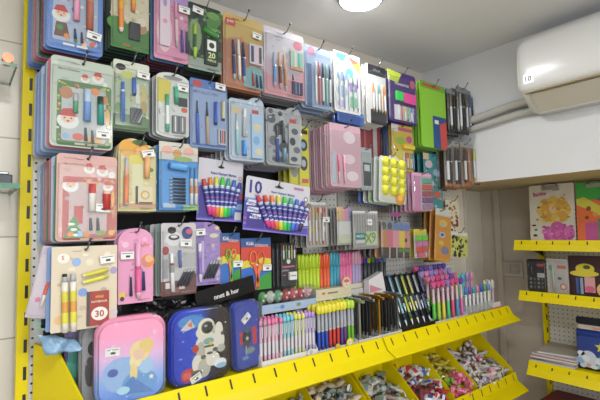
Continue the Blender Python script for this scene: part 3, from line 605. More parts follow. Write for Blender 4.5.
# ---- second row ---------------------------------------------------
hang('pen_gift_card', 'green christmas pen card with santa and a teal pen', 'pen set', (50, 60, 113, 148), .20, 'b9c6b4',
     [('r', .10, .26, .97, .985, '4f7a3e', .05), ('r', .17, .33, .88, .93, 'b9c0bd', .05), ('t', .28, .14, .03, 'Merry Christmas', 'brown', 0, .36), ('t', .25, .05, .018, 'STATIONERY SET', 'grey', 0, .4), ('conf', .12, .27, .96, .34, 16, ['c8783a', 'a8b83a', 'b04a3a', 'd8c070'], 5, .03), ('conf', .88, .34, .97, .95, 24, ['c8783a', 'd8b850', 'b04a3a', '86a04a'], 6, .03), ('conf', .11, .34, .17, .95, 14, ['c8783a', 'd8b850', '86a04a'], 7, .025), ('conf', .2, .34, .86, .7, 24, ['9fb0c0', 'c8cfd0', 'a8b8a8'], 8, .03), ('santa', .74, .19, .10), ('santa', .53, .22, .075), ('d', .86, .24, .04, 'white'), ('b', .24, .40, .10, .07, 'b97a4a'), ('b', .70, .34, .07, .04, 'orange'), ('b', .86, .42, .05, .05, 'd07a3a'),
      ('santa', .27, .71, .17), ('d', .24, .88, .05, 'light blue'), ('b', .43, .88, .09, .04, 'coral'), ('b', .68, .90, .16, .03, 'amber'), ('r', .38, .95, .54, .97, 'cream'), ('r', .58, .95, .74, .97, 'cream'), ('b', .9, .62, .04, .1, 'd8a04a')],
     [('pen', .56, .34, .56, .70, .009, [(.4, 'pale blue', 1), (1, '6f9ad8', 1)]), ('pen', .77, .40, .78, .72, .009, [(.3, 'dark green', .9), (1, '2f9e8e', 1)]), ('pen', .38, .40, .38, .62, .006, [(.4, 'light grey', 1), (1, '5fa878', 1)]), ('pen', .54, .76, .55, .92, .0045, cart('dark grey'), 'ink_cartridge'), ('pen', .65, .78, .66, .94, .0045, cart('dark grey'), 'ink_cartridge'), ('tag', .82, .83, 0)],
     stack=('rose', 'light grey', '7a9ad0', 'pale blue', '7a9ad0', '9ab0d8', '7a9ad0', 'light grey'), ref='green christmas pen card', sdx=-.002)
hang('pen_gift_card', 'leafy green pen card with two blue pens and striped refills', 'pen set', (113, 62, 149, 130), .18, 'aebfa2',
     [('r', 0, 0, 1, .2, 'd8dcc8', .06), ('r', 0, .78, 1, 1, '5f7f52', .06), ('conf', .02, .2, .98, .8, 40, ['c8b878', '9fb06a', 'd8d4a8', '7f9a6a', 'c89a6a'], 12, .05), ('b', .2, .1, .14, .05, 'black'), ('b', .8, .45, .15, .12, 'c8b878'), ('b', .85, .65, .1, .1, 'b8a060'), ('b', .4, .2, .2, .06, 'c8cf6a'), ('b', .15, .7, .1, .08, '6f9a5a'), ('p', [(.6, .35), (.7, .3), (.75, .6), (.62, .6)], 'd8dcd0')],
     [('pen', .24, .33, .25, .90, .006, [(.2, 'blue', .8), (.25, 'white', 1), (1, '4a78c8', 1)]), ('pen', .55, .24, .56, .50, .006, [(.9, '3f6fc4', 1), (1, 'navy', .5)]), ('blk', 'refill_pack', .46, .68, .78, .90, .009, '50555a', [('p', [(.0, .9), (.5, .05), (.6, .05), (.1, .95)], 'black'), ('p', [(.3, .95), (.8, .05), (.9, .05), (.4, .95)], 'black'), ('p', [(.62, .95), (.97, .35), (1, .45), (.72, .95)], 'light grey')]), ('tag', .80, .18, -4)],
     stack=('9fb095', 'dark green', '1f2a22', 'dark green', 'black', 'black'), ref='leafy green pen card', sdx=-.002, gap=.024)
hang('pen_gift_card', 'white and yellow bow-bottomed pen card with mint pen', 'pen set', (156, 73, 189, 138), .19, 'd6dad2',
     [('p', [(.02, .1), (.45, .14), (.4, .42), (.02, .5)], 'dccb4a'), ('p', [(.5, .2), (.98, .2), (.98, .35), (.55, .4)], 'a8c8b4'), ('r', .66, .36, .95, .50, 'dark grey'), ('b', .85, .55, .1, .04, 'coral'), ('t', .1, .62, .02, 'HAPPY', 'dark grey', 90), ('b', .9, .72, .08, .08, 'pale pink'), ('b', .5, .08, .3, .03, 'grey')],
     [('pen', .30, .36, .31, .92, .0065, [(.3, '4fae8a', .9), (.8, 'e6ece8', 1), (1, '4fae8a', .9)]), ('pen', .56, .22, .58, .48, .007, [(.6, '4fb892', 1), (1, '3a9a78', 1)]), ('blk', 'clip_pack', .46, .66, .86, .92, .010, '777c80', [('r', .15, .05, .25, .95, 'white'), ('r', .42, .05, .5, .95, 'dark grey'), ('r', .7, .1, .78, .9, 'white')]), ('tag', .76, .22, -3)],
     shape='bow', stack=('light grey', '9aa09c', 'dark grey', 'black', 'black', 'black'), ref='white and yellow bow-bottomed card', sdx=-.003, gap=.022, hole=(.5, .05))
hang('pen_gift_card', 'blue metallic pen card with red badge and uncapped blue pen', 'pen set', (190, 81, 227, 148), .19, '7f9ac8',
     [('r', .0, 0, 1, .15, '5a7cc0', .04), ('r', .08, .03, .30, .12, 'c4463f', .02), ('r', .02, .13, .98, .94, '93a9d0', .03), ('t', .42, .19, .045, 'METALLIC PEN', '5d6f94', 0, .8), ('d', .3, .7, .02, 'coral'), ('r', .05, .95, .95, .975, '5a7cc0')],
     [('pen', .16, .34, .18, .95, .0055, [(.12, 'black', .35), (.3, '2b2f3a', .8), (.32, 'blue', 1), (1, '3a66c4', 1)]), ('pen', .42, .33, .44, .95, .0055, [(.12, 'black', .35), (.34, '2b2f3a', .8), (.36, 'tan', 1), (1, 'c0a888', 1)]), ('pen', .66, .31, .65, .65, .0062, [(.9, '2f58bc', 1), (1, 'navy', .8)], 'pen_cap'), ('pen', .86, .28, .86, .57, .006, [(.9, 'c8c098', 1), (1, 'dark grey', .9)], 'pen_cap'), ('blk', 'refill_pack', .72, .7, .95, .94, .008, 'b8b4b8', [('r', .2, .1, .35, .9, 'navy'), ('r', .45, .1, .6, .9, 'red'), ('r', .7, .1, .85, .9, 'dark grey')]), ('tag', .77, .07, -4)],
     stack=('7f9ac8', 'grey', 'dark grey', 'dark grey', 'maroon'), ref='blue metallic pen card', sdx=.001, gap=.026)
hang('pen_gift_card', 'light blue tab-topped pen card with slim pen box', 'pen set', (229, 96, 264, 161), .19, 'b9c8d8',
     [('b', .2, .25, .14, .06, 'd4c49a'), ('r', .60, .24, .93, .96, 'a5c6e4', .02), ('r', .64, .20, .84, .27, 'c4463f'), ('b', .76, .42, .12, .06, 'd8cfae'), ('b', .72, .6, .10, .05, '8fb4de'), ('b', .8, .8, .12, .06, 'd8cfae')],
     [('pen', .18, .30, .20, .92, .006, [(.2, 'pale blue', .4), (.4, 'white', 1), (1, '9fd0d4', 1)]), ('pen', .40, .22, .38, .64, .007, [(.3, 'white', .8), (1, 'b8c4c0', 1)], 'pen_cap'), ('pen', .38, .70, .38, .93, .0085, [(.9, '3f8ed8', 1), (1, '2f6fc0', 1)], 'ink_bottle'), ('blk', 'pen_box', .60, .27, .92, .95, .009, 'a9cbe8', [('b', .5, .3, .4, .1, 'd8cfae'), ('b', .4, .6, .3, .1, '7fb0e0'), ('b', .6, .85, .35, .08, 'e0d4b0')])],
     shape='tab', hole=(.77, .06), stack=('b9c8d8', 'light grey', 'b9a8b4', 'light grey', 'lilac', 'rose'), ref='light blue tab-topped card', sdx=-.006, r=.09)
hang('pen_gift_card', 'grey camouflage tab-topped pen card with navy pen', 'pen set', (266, 106, 301, 166), .19, 'a8acae',
     [('conf', .03, .1, .97, .95, 40, ['5a5f62', '3a3d42', '7a7f80', 'c0c4c4'], 16, .06), ('b', .15, .25, .12, .07, '5a5f62'), ('b', .35, .4, .15, .1, '3a3d42'), ('b', .2, .6, .12, .08, '6a6f72'), ('b', .5, .7, .15, .1, '4a4d52'), ('b', .35, .9, .2, .05, '5a5f62'), ('b', .8, .5, .12, .12, '55585c'), ('b', .75, .75, .1, .1, '7a7f80'), ('r', .66, .20, .86, .27, 'c4463f')],
     [('pen', .27, .38, .28, .94, .006, [(.3, '3a3f44', .7), (.34, 'silver', 1), (1, '2f4fa0', 1)]), ('pen', .44, .26, .45, .62, .0065, [(.9, '50555a', 1), (1, 'black', .7)], 'pen_cap'), ('pen', .45, .72, .46, .94, .008, [(1, '5f8a9a', 1)], 'ink_bottle'), ('blk', 'pen_box', .60, .28, .94, .96, .009, 'b4b8b8', [('b', .5, .2, .3, .08, '5a5f62'), ('b', .3, .45, .25, .1, '3a3d42'), ('b', .65, .65, .3, .08, '6a6f72'), ('b', .4, .88, .3, .06, '4a4d52')])],
     shape='tab', hole=(.77, .06), stack=('a8acae', 'grey', '8a8f98', 'grey', 'lilac', 'grey'), ref='grey camouflage card', sdx=-.003, r=.09)
hang('highlighter_card', 'yellow card of black printed pieces, nearer of the yellow pair', 'marker pack', (289, 128, 299, 186), .15, 'd8cf1c', [('r', .1, .08, .9, .16, 'dark grey'), ('b', .5, .4, .3, .12, 'dark grey'), ('b', .5, .75, .35, .1, 'grey')], (), bl=.006, stack=('d8cf1c', 'b8a81c'), ref='nearer yellow card', gap=.03)
hang('highlighter_card', 'yellow card with dark round print, farther of the yellow pair', 'marker pack', (298, 127, 309, 188), .15, 'e0d820', [('r', .1, .05, .9, .12, 'dark grey'), ('b', .5, .3, .38, .10, '3a3f50'), ('b', .5, .3, .2, .05, 'light blue'), ('b', .5, .6, .36, .12, '3a3f50'), ('b', .5, .6, .2, .06, 'light grey'), ('r', .3, .85, .9, .92, 'coral')], (), bl=.006, stack=('d8cf1c', 'b8a81c'), ref='farther yellow card', gap=.03)
hang('pink_pen_pack', 'large pale pink pen pack, front one of its thick stack', 'pen set', (330, 125, 361, 187), .22, 'd8adbb',
     [('b', .62, .2, .2, .1, 'f0dce2'), ('b', .6, .55, .2, .08, 'efd4dd'), ('r', .08, .45, .16, .95, 'a9cfd8'), ('b', .7, .82, .2, .08, 'f0dce2')],
     [('pen', .24, .5, .24, .95, .004, [(.6, 'rose', 1), (1, 'pale pink', .7)]), ('pen', .40, .5, .42, .95, .004, [(.6, 'pink', 1), (1, 'pale pink', .7)])], bl=.008,
     stack=('d9a9b8', 'e6bfcb', 'c994a6', 'e6bfcb', 'b98898', 'd9a9b8', 'e6bfcb', 'c994a6', 'd9a9b8', 'b98898', 'e6bfcb', 'c994a6', 'd9a9b8', 'b98898', 'd9a9b8'), gap=.0135, ref='front pale pink pen pack', sdx=.0)
hang('red_pen_pack', 'dark red pen pack hanging behind the smiley bead sheets', 'pen set', (360, 126, 380, 160), .10, 'a8323a', [('r', .65, 0, .85, 1, 'd8d0cc'), ('r', .2, .1, .3, .9, 'c86a6e')], (), bl=.006, stack=('a8323a', '7a262c', '7a262c'), ref='dark red pen pack')
hang('duck_eraser_pack', 'pack with yellow duck shape above a row of rainbow erasers', 'eraser pack', (392, 125, 413, 171), .17, 'e4c53a', [('r', 0, 0, .35, .16, 'e8e2e4'), ('r', .3, .06, 1, .14, 'd0607a'), ('b', .4, .35, .25, .08, 'a8c83a'), ('b', .82, .30, .14, .08, 'e5459a'), ('b', .4, .75, .3, .2, 'e9d83e')],
     [('blk', 'eraser', .45, .44, .98, .52, .014, 'ecc81e', [])]+pens_in(.45, 1.0, .60, .96, ['white', 'coral', 'e9723a', 'e9c23a', '6fc08a', '6f9ad8'], .004, 0, 'eraser'), bl=.01, stack=('e4c53a', '5f86c8', '4f76b8', '4f76b8'), ref='yellow duck eraser pack', sdx=.006)
hang('pink_label_pack', 'brown and red slim pack beside the duck eraser pack', 'pencil pack', (381, 130, 391, 170), .10, '5a3f38', [('r', .2, 0, .35, 1, 'a86a3a'), ('r', .6, 0, .75, 1, '3a4a3a')], (), bl=.006, stack=('5a3f38', 'dark grey'), ref='brown slim pack')
# ---- third row ----------------------------------------------------
hang('pen_gift_card', 'red christmas pen card with snowy tree and price sticker', 'pen set', (56, 155, 117, 241), .20, 'd9a79c',
     [('r', .10, .26, .99, .985, 'b8473a', .05), ('r', .20, .32, .82, .92, 'c4a8a4', .05), ('t', .28, .12, .03, 'Merry Christmas', 'brown', 0, .36), ('t', .22, .05, .018, 'STATIONERY', 'grey', 0, .3), ('conf', .45, .28, .98, .36, 26, ['d8a04a', 'd8704a', 'e0b860'], 9, .028), ('conf', .88, .36, .98, .9, 24, ['d8a04a', 'd8704a', 'e0b860'], 10, .026), ('conf', .2, .34, .8, .6, 18, ['c8b4b0', 'd0c0bc'], 11, .035), ('santa', .52, .17, .09), ('santa', .74, .19, .10), ('b', .9, .22, .06, .04, 'white'), ('santa', .22, .37, .13), ('p', [(.28, .6), (.42, .6), (.42, .8), (.28, .8)], 'c2332e'), ('tree', .28, .78, .19), ('santa', .84, .37, .09), ('d', .23, .92, .05, 'orange'), ('d', .48, .92, .06, 'd8843a'), ('r', .34, .88, .42, .95, 'light blue'), ('b', .72, .91, .09, .03, '7f9a3a'), ('d', .9, .91, .05, 'amber'), ('r', .38, .965, .54, .985, 'peach'), ('r', .60, .965, .76, .985, 'peach'), ('b', .92, .5, .03, .1, 'amber')],
     [('pen', .56, .34, .56, .66, .009, [(.35, 'c8443a', 1), (1, 'e8e4dc', 1)]), ('pen', .80, .42, .80, .64, .010, [(.15, 'skin', 1), (1, 'c8302a', 1)]), ('pen', .54, .72, .55, .88, .0048, cart('dark grey'), 'ink_cartridge'), ('pen', .66, .72, .67, .88, .0048, cart('dark grey'), 'ink_cartridge'), ('tag', .74, .62, -5)],
     stack=('4f8a5a', 'pale blue', 'c0707a', '4f8a5a', 'c0707a', 'grey', '7a9ad0', 'pale blue'), ref='red christmas pen card', sdx=-.002)
hang('pen_gift_card', 'citrus fruit card with orange print pen and small notebook', 'pen set', (118, 139, 156, 211), .18, 'dccf92',
     [('conf', .02, .35, .98, .88, 20, ['e4d888', 'd8cc8a', 'e2d4a0'], 13, .06), ('d', .25, .14, .24, 'e8a82a'), ('d', .62, .18, .24, 'e99a2a'), ('d', .62, .18, .17, 'efb85a'), ('b', .55, .05, .2, .04, '4a6a2a'), ('b', .9, .14, .1, .04, '4a6a2a'), ('b', .45, .30, .2, .08, 'e4d44a'), ('r', .03, .90, 1, .95, 'cfa07a'), ('r', .35, .35, .65, .85, 'e2dcaa'), ('b', .85, .42, .08, .03, '6a8a3a')],
     [('pen', .20, .28, .18, .93, .0075, [(.2, 'light grey', .7), (.4, 'e8b49a', 1), (.95, 'e58a5a', 1), (1, 'light grey', .5)]), ('pen', .73, .24, .72, .54, .0085, [(1, 'eeb070', 1)], 'eraser'), ('blk', 'mini_notebook', .44, .66, .88, .90, .008, 'e4d8b4', [('r', 0, 0, .12, 1, '33302c'), ('d', .55, .5, .28, 'e0b050'), ('d', .55, .5, .18, 'e8dcb0'), ('r', .15, .9, 1, 1, '7a5a3a')]), ('tag', .75, .20, 12)],
     shape='fruit', stack=('dccf92', 'b8a070', 'dark grey', 'black', 'black'), ref='citrus fruit card', sdx=-.001, hole=(.55, .10), gap=.025)
hang('pen_gift_card', 'bright blue card with black bullet refills and white pens', 'pen set', (159, 143, 198, 210), .18, '3f8fd0',
     [('r', 0, 0, 1, .26, 'd8d4c4'), ('b', .2, .12, .14, .06, 'e9b0a0'), ('b', .45, .16, .12, .06, 'dca05a'), ('b', .75, .12, .15, .06, 'e9b0a0'), ('b', .6, .24, .25, .04, '9fb86a'), ('r', .07, .30, .97, .93, '4a9ade', .04), ('r', .1, .9, .4, .97, 'pale blue'), ('r', .6, .93, 1, 1, '9fc86a'), ('r', .77, .35, .79, .92, '3a80c0')],
     [('pen', .20, .36, .66, .38, .012, [(.08, '3f8ad0', .8), (.92, '58a8ea', 1), (1, '3f8ad0', .8)], 'sharpener_case')]+[('pen', .25, .54+.05*k, .64, .545+.05*k, .0042, [(.15, 'silver', .6), (1, '23252b', 1)], 'lead_refill') for k in range(8)]+[('pen', .80, .36, .80, .92, .0055, [(.3, '3f8fd0', .9), (.5, 'e6dcc8', 1), (.7, 'd8904a', 1), (1, 'e6e6e0', .9)]), ('pen', .92, .36, .92, .92, .0055, [(.3, '3f8fd0', .9), (.5, 'e6dcc8', 1), (.7, 'd8904a', 1), (1, 'e6e6e0', .9)])],
     shape='scallop', stack=('3f8fd0', 'light grey', '7a8a9a', 'dark grey', 'black'), ref='bright blue refill card', sdx=-.003, hole=(.5, .08), gap=.025)
def marker_card(label, box, q, tilt, big, ref):
    cols = ['c82f5a', 'd8452a', 'e9862a', 'd8d83a', '3fd04a', '3aa88a', '3a6fd0', '4a3fb0', '7a6a5a']
    ends = ['e53a9a', 'e5457a', 'e9862a', 'e9d83a', '45dc4a', '2fae7a', '3a7fe0', '5a4fd0', '3a3a3a']
    if not big: cols = cols[1:-1]; ends = ends[:-2]
    n = len(cols); parts = []
    for i in range(n):
        t = (i-(n-1)/2)/((n-1)/2); uc = .56 if big else .5
        u0 = uc+t*.41; u1 = uc+t*.23+(.03 if big else 0); v0 = .29+.06*t*t; v1 = .94-.03*t*t
        parts.append(('pen', u0, v0, u1, v1, .0088 if big else .0080, [(.06, cols[i], .8), (.20, cols[i], 1.1), (.22, 'white', 1), (.28, 'pale blue', 1), (.36, '39419a', 1), (.39, 'c8cce8', 1), (.50, '39419a', 1), (.52, 'c85a78', 1), (.60, '4a52a8', 1), (.63, 'c8cce8', 1), (.72, '39419a', 1), (.76, 'd0d4ea', 1), (.80, ends[i], 1.05), (1, ends[i], .95)], 'marker'))
    parts.append(('blk', 'barcode_label', .83, .60 if big else .84, .98, .80 if big else .97, .001, 'dcdde4', [('r', .1, .3, .9, .5, 'grey')]))
    art = [('r', 0, .40, 1, 1, '5a55b4'), ('p', [(0, .40), (0, .46), (1, .60), (1, .40)], '7a9ad8'), ('p', [(0, .76), (.3, .82), (1, .74), (1, .78), (.3, .86), (0, .80)], 'c85a8a'), ('p', [(0, .86), (1, .82), (1, .85), (0, .9)], '8a7ad0'), ('r', .8, .52, 1, .62, 'd0607a'), ('r', .8, .70, 1, .8, '8ab4e4'), ('r', 0, .97, 1, 1, '8a7ade'), ('r', .04, .45, .3, .95, '4a3f94'),
           ('b', .49, .12, .07, .018, 'black'), ('b', .49, .10, .02, .02, 'black'), ('t', .56, .235, .06, 'Retro Stamper Marker', '3a3f9a', -1, .58), ('d', .93, .27, .035, 'brown'), ('d', .93, .27, .024, 'white')]
    if big: art += [('t', .14, .19, .25, '10', '33378f'), ('t', .16, .335, .03, 'colors', 'grey'), ('r', .02, .44, .16, .54, 'e6e6f2'), ('t', .095, .49, .075, 'Retro', '33378f', -8, .17), ('r', .04, .57, .20, .66, 'e6e6f2'), ('t', .12, .615, .075, 'Stamper', '33378f', -8, .17), ('r', .08, .69, .24, .78, 'e6e6f2'), ('t', .16, .735, .075, 'Marker', '33378f', -8, .17), ('r', .72, .06, .88, .11, 'b47aa0')]
    return hang('marker_set', label, 'marker set', box, q, 'd2d0d8', art, parts, shape='rr', r=.03, bl=None, hole=(.49, .12), ref=ref, tilt=tilt, back='7a70c0')
marker_card('retro stamper marker set with fanned rainbow markers beside the blue card', (196, 160, 241, 221), .155, -3, False, 'nearer retro marker set')
marker_card('large retro stamper marker set printed with a big 10', (242, 181, 307, 233), .20, -6, True, 'marker set with the big 10')
hang('smiley_bead_sheet', 'white blister sheet of yellow smiley balls, front of its stack', 'sticker sheet', (378, 155, 405, 203), .20, 'dfe4dc', [('b', .35, .86, .17, .07, 'f0e8c8'), ('b', .75, .84, .2, .08, 'e9a03a')],
     [('balls', 3, 4, .06, .08, .95, .84, 'e6e216'), ('balls', 1, 1, .58, .83, .90, .98, 'e9a83a')], shape='mtab', bl=.011, tilt=-4, stack=('dfe4dc', 'b8d8a8', 'dfe4dc', '3f6fc4'), gap=.024, ref='yellow smiley ball sheet', sdx=-.007, hole=(.5, .035))
hang('grey_clear_pack', 'grey clear pack with dark window left of the smiley sheets', 'pen set', (361, 148, 372, 190), .17, 'aab4b4', [('r', .2, .35, .9, .9, '4a4d50'), ('r', .3, .4, .8, .55, 'cfd4d4')], (), bl=.008, stack=('aab4b4', 'grey'), ref='grey clear pack')
hang('wave_tape_pack', 'pink pack with a window showing stacked coloured tapes', 'tape pack', (412, 173, 432, 211), .20, 'd98fb8', [('r', .42, .10, .98, .98, 'ccc8c8'), ('r', .02, .02, .98, .08, 'eab0cc')],
     [('blk', 'tape_roll', .48, .14+.17*k, .94, .27+.17*k, .012, c, []) for k, c in enumerate(('5fae98', 'd0604a', 'b05a6a', '8a5a8a', 'a88aa8'))], bl=.014, stack=('d98fb8', 'e8b0cc', 'd98fb8', 'e8b0cc', 'c87aa8', 'e8b0cc'), gap=.02, ref='pink tape pack', sdx=-.004)
hang('teal_sticker_pack', 'tall teal pack with pale flower print behind the pink packs', 'sticker sheet', (424, 154, 442, 208), .15, '3a9a9e', [('conf', 0, .1, 1, 1, 30, ['e8d0d8', '6ac0c4', '2a7a84', 'e8a0a0'], 17, .06), ('b', .3, .2, .2, .07, 'e8d0d8'), ('b', .7, .35, .2, .07, 'pale blue'), ('b', .35, .55, .2, .07, 'e8e0e4'), ('b', .7, .75, .2, .07, 'coral'), ('r', 0, 0, .3, .12, 'e0c0a0')], (), bl=.005, stack=('3a9a9e', '2a6a70', 'dark grey'), ref='tall teal pack', gap=.03)
hang('slim_black_pack', 'slim black pack with pink band hanging under the smiley sheets', 'pencil pack', (391, 203, 400, 222), .16, '2a2a2e', [('r', .2, 0, .3, 1, 'light grey'), ('r', .6, 0, .7, 1, 'light grey'), ('r', 0, .5, 1, .7, 'magenta')], (), bl=.005, ref='slim black pack', hook=False)
# ---- fourth row ---------------------------------------------------
hang('pen_gift_card', 'cream spotted card with yellow pens and small 30 notebook', 'pen set', (51, 246, 117, 329), .21, 'dccdb0',
     [('d', .36, .19, .07, '8fb0dc'), ('d', .46, .56, .07, '7fa0d8'), ('d', .94, .32, .06, 'a89ac4'), ('d', .12, .86, .07, 'e0b878'), ('d', .56, .20, .06, 'e6dcc0'), ('b', .17, .14, .09, .06, 'ece8dc'), ('t', .16, .13, .05, 'S', 'coral'), ('d', .95, .84, .06, 'cfc0c8')],
     [('pen', .18, .32, .20, 1.0, .008, [(.05, 'black', .7), (.14, 'silver', 1), (.3, 'e6e2d2', 1), (.48, 'dcd23a', 1), (.66, 'e0a040', 1), (.85, 'e3dc3e', 1), (1, 'e6e2d2', .9)]), ('pen', .30, .32, .32, 1.0, .008, [(.05, 'silver', .7), (.14, 'silver', 1), (.3, 'e6e2d2', 1), (.48, 'dcd23a', 1), (.66, 'e0a040', 1), (.85, 'e3dc3e', 1), (1, 'e6e2d2', .9)]),
      ('pen', .44, .36, .84, .30, .0065, [(.1, 'e6e2b2', .8), (.8, 'd8d03a', 1), (1, 'cfc84a', .8)], 'highlighter'), ('pen', .44, .44, .84, .38, .0065, [(.1, 'e6e2b2', .8), (.8, 'e3dc3e', 1), (1, 'cfc84a', .8)], 'highlighter'),
      ('blk', 'mini_notebook', .52, .56, .86, .97, .008, 'a8352c', [('r', 0, 0, .13, 1, '4a4a4a'), ('t', .55, .16, .08, 'MINI', 'e8b040'), ('t', .55, .30, .06, 'NOTEBOOK', 'e8d8c0', 0, .75), ('b', .56, .66, .38, .20, 'ece4da'), ('t', .56, .66, .20, '30', 'a8352c')]), ('tag', .82, .17, 6)],
     bl=None, r=.02, stack=('7fa0d8', '8fae9a'), gap=.03, ref='cream spotted card', sdx=-.006)
hang('pen_gift_card', 'pink arch-topped pen card with one pink pen', 'pen set', (118, 228, 153, 303), .18, 'e79bbf',
     [('b', .85, .45, .2, .09, 'e58a3a'), ('b', .88, .42, .12, .05, 'e9b88a'), ('t', .72, .24, .045, 'HAPPY', 'd8762a', 0, .45), ('b', .12, .88, .09, .04, 'e9c83a'), ('b', .12, .93, .06, .03, '4a3a3a'), ('b', .2, .22, .1, .04, 'f0c0d4')],
     [('pen', .52, .20, .55, .93, .0085, [(.42, 'e9a8c8', .9), (.48, 'e0679f', 1), (.9, 'e45f9c', 1), (1, 'pale pink', .6)]), ('pen', .34, .62, .35, .90, .0045, cart('3a3f5a'), 'ink_cartridge'), ('pen', .70, .56, .71, .84, .005, cart('2f3f7a'), 'ink_cartridge'), ('tag', .22, .36, 0)],
     shape='arch', bl=None, stack=('e79bbf', '6f8fc0', 'c86a9a', 'dark grey', 'black'), gap=.03, ref='pink arch-topped card', sdx=-.003, hole=(.5, .06))
hang('pen_gift_card', 'black and brown checked card with round bear face top', 'pen set', (161, 223, 196, 295), .17, 'c9c4c4',
     [('r', .0, .42, 1, .62, 'b4b4b4'), ('b', .36, .22, .24, .10, 'e6e2e2'), ('b', .30, .10, .12, .05, 'black'), ('b', .36, .20, .16, .04, 'dark grey'), ('b', .36, .19, .1, .02, 'white'), ('b', .12, .38, .1, .06, 'a82f2f'), ('b', .74, .14, .16, .09, '2f3f7f'), ('b', .8, .12, .1, .04, 'd0607a'), ('r', 0, .80, 1, 1, '6e4038'), ('r', .12, .82, .3, .90, 'e0d8d0'), ('r', .5, .84, .66, .92, 'e0d8d0'), ('r', .3, .9, .5, .97, '8a5a4a'), ('r', .72, .72, 1, .8, '6e4038'), ('r', .03, .50, .18, .76, '9a9a9a')],
     [('pen', .26, .42, .30, .94, .007, [(.25, 'white', .8), (.3, 'a04a3a', 1), (.5, 'grey', 1), (1, 'e6e4e4', 1)]), ('pen', .50, .38, .52, .62, .005, [(1, '5f6fb4', 1)], 'eraser')]+[('pen', .44+.09*k, .88, .70+.09*k, .64, .0042, [(.8, '2a2a3a', 1), (1, 'silver', .6)], 'lead_refill') for k in range(4)]+[('tag', .66, .28, -3)],
     stack=('8a9a90', 'light grey', '5a6a60', 'dark grey', 'black'), gap=.028, ref='black and brown checked card', sdx=-.006, hole=(.5, .04))
hang('pen_gift_card', 'purple card with yellow stars and black striped refills', 'pen set', (189, 222, 222, 285), .15, 'a487c8',
     [('r', .0, 0, .45, .35, '8f74b8'), ('s', .85, .10, .09, 'e4d48a'), ('s', .72, .38, .08, 'e0c88a'), ('b', .75, .22, .14, .035, 'e4dca8'), ('s', .9, .6, .08, 'e8dcae'), ('b', .8, .82, .15, .06, 'c4b0dc'), ('r', .36, .3, .44, .8, 'c8b4e0'), ('s', .85, .92, .07, 'e0c0d4')],
     [('pen', .28, .34, .30, .94, .0065, [(.2, 'e6e2ea', .9), (.4, 'b89ad8', 1), (.8, '8f74c0', 1), (1, 'e6e2ea', .7)])]+[('pen', .42+.09*k, .90, .66+.09*k, .62, .004, [(.8, '2a2a3a', 1), (1, 'silver', .6)], 'lead_refill') for k in range(4)]+[('tag', .28, .16, 3)],
     shape='arch', bl=.010, stack=('a487c8', '5a4a7a', 'dark grey', 'black'), gap=.03, ref='purple star card', sdx=-.002, hole=(.6, .06))
def scissor_card(label, box, q, c1, c2, ref):
    hang('scissors_card', label, 'scissors pack', box, q, 'c9412f', [('r', 0, 0, 1, .17, '2a5a9a'), ('t', .3, .10, .07, 'Kids', 'e8dccc', 0, .3), ('t', .68, .14, .07, 'scissors', 'e0b0a0', -4, .5), ('p', [(0, .17), (.4, .2), (1, .17), (1, .45), (0, .5)], 'd24a36'), ('p', [(0, .45), (.2, .42), (.4, .48), (.7, .38), (1, .42), (1, .62), (.6, .66), (.3, .58), (0, .62)], 'dcd03a'), ('p', [(0, .58), (.3, .55), (.6, .64), (1, .58), (1, .72), (0, .9)], '2f6fc4'), ('p', [(.55, .80), (.8, .70), (1, .68), (1, 1), (.5, 1)], '3f9a3c'), ('p', [(0, .68), (.4, .66), (.45, 1), (0, 1)], '2f6fc4')],
         [('scissors', .50, .44, c1, c2), ('tag', .80, .58, 0)], bl=None, r=.01, stack=('c9412f', 'black', 'black'), gap=.03, ref=ref, hole=(.5, .05))
scissor_card('rainbow card of childrens scissors with green handle', (220, 233, 240, 287), .15, '58c43a', 'e98a4a', 'green scissors card')
scissor_card('rainbow card of childrens scissors with orange handles', (241, 238, 271, 290), .15, 'f07838', 'e8603a', 'orange scissors card')
hang('black_pen_pack', 'black pen set pack with coloured pen tops and white dot', 'pen set', (281, 243, 296, 287), .16, '26282c', [('r', .05, .52, .9, .56, 'rose'), ('r', .05, .60, .5, .64, 'grey'), ('d', .5, .42, .13, 'e6e6e4'), ('r', .1, .72, .3, .74, 'coral')], pens_in(.05, .95, .05, .38, ['e98a3a', '5a9a5a', 'grey', 'c8c03a', '8a5a9a'], .003)+[('blk', 'barcode_label', .45, .66, .95, .84, .010, 'e0e0de', [('r', .1, .4, .9, .55, 'grey')])], bl=.008, stack=('26282c', '1a1a1c', '2f3a2f', '1a1a1c', '26282c', '1a1a1c', '26282c'), gap=.018, ref='black pen set pack', sdx=-.006)
hang('cartoon_pencil_pack', 'clear pack of pencils with small red and yellow toppers', 'pencil pack', (306, 200, 328, 247), .14, 'b4aca8', [('r', 0, 0, 1, .08, '9aa8a8'), ('r', .1, .05, .9, .1, 'dcd8d4')]+[('b', .15+.18*k, .22, .07, .06, c) for k, c in enumerate(('e0d090', 'e0a03a', 'd04a3a', 'e8dcc8', 'd04a3a'))]+[('b', .2+.2*k, .62, .07, .07, c) for k, c in enumerate(('e0c050', 'c8a03a', 'd0607a', 'e8dcc8'))],
     pens_in(.05, .95, .15, .95, ['e0a080', 'cfc8b8', 'd8b03a', 'cfc8b8', 'd04a3a', 'cfc8b8'], .0035, 0, 'pencil')+[('tag', .82, .42)], bl=.009, stack=('grey', 'b4aca8', 'grey'), gap=.03, ref='cartoon topped pencil pack')
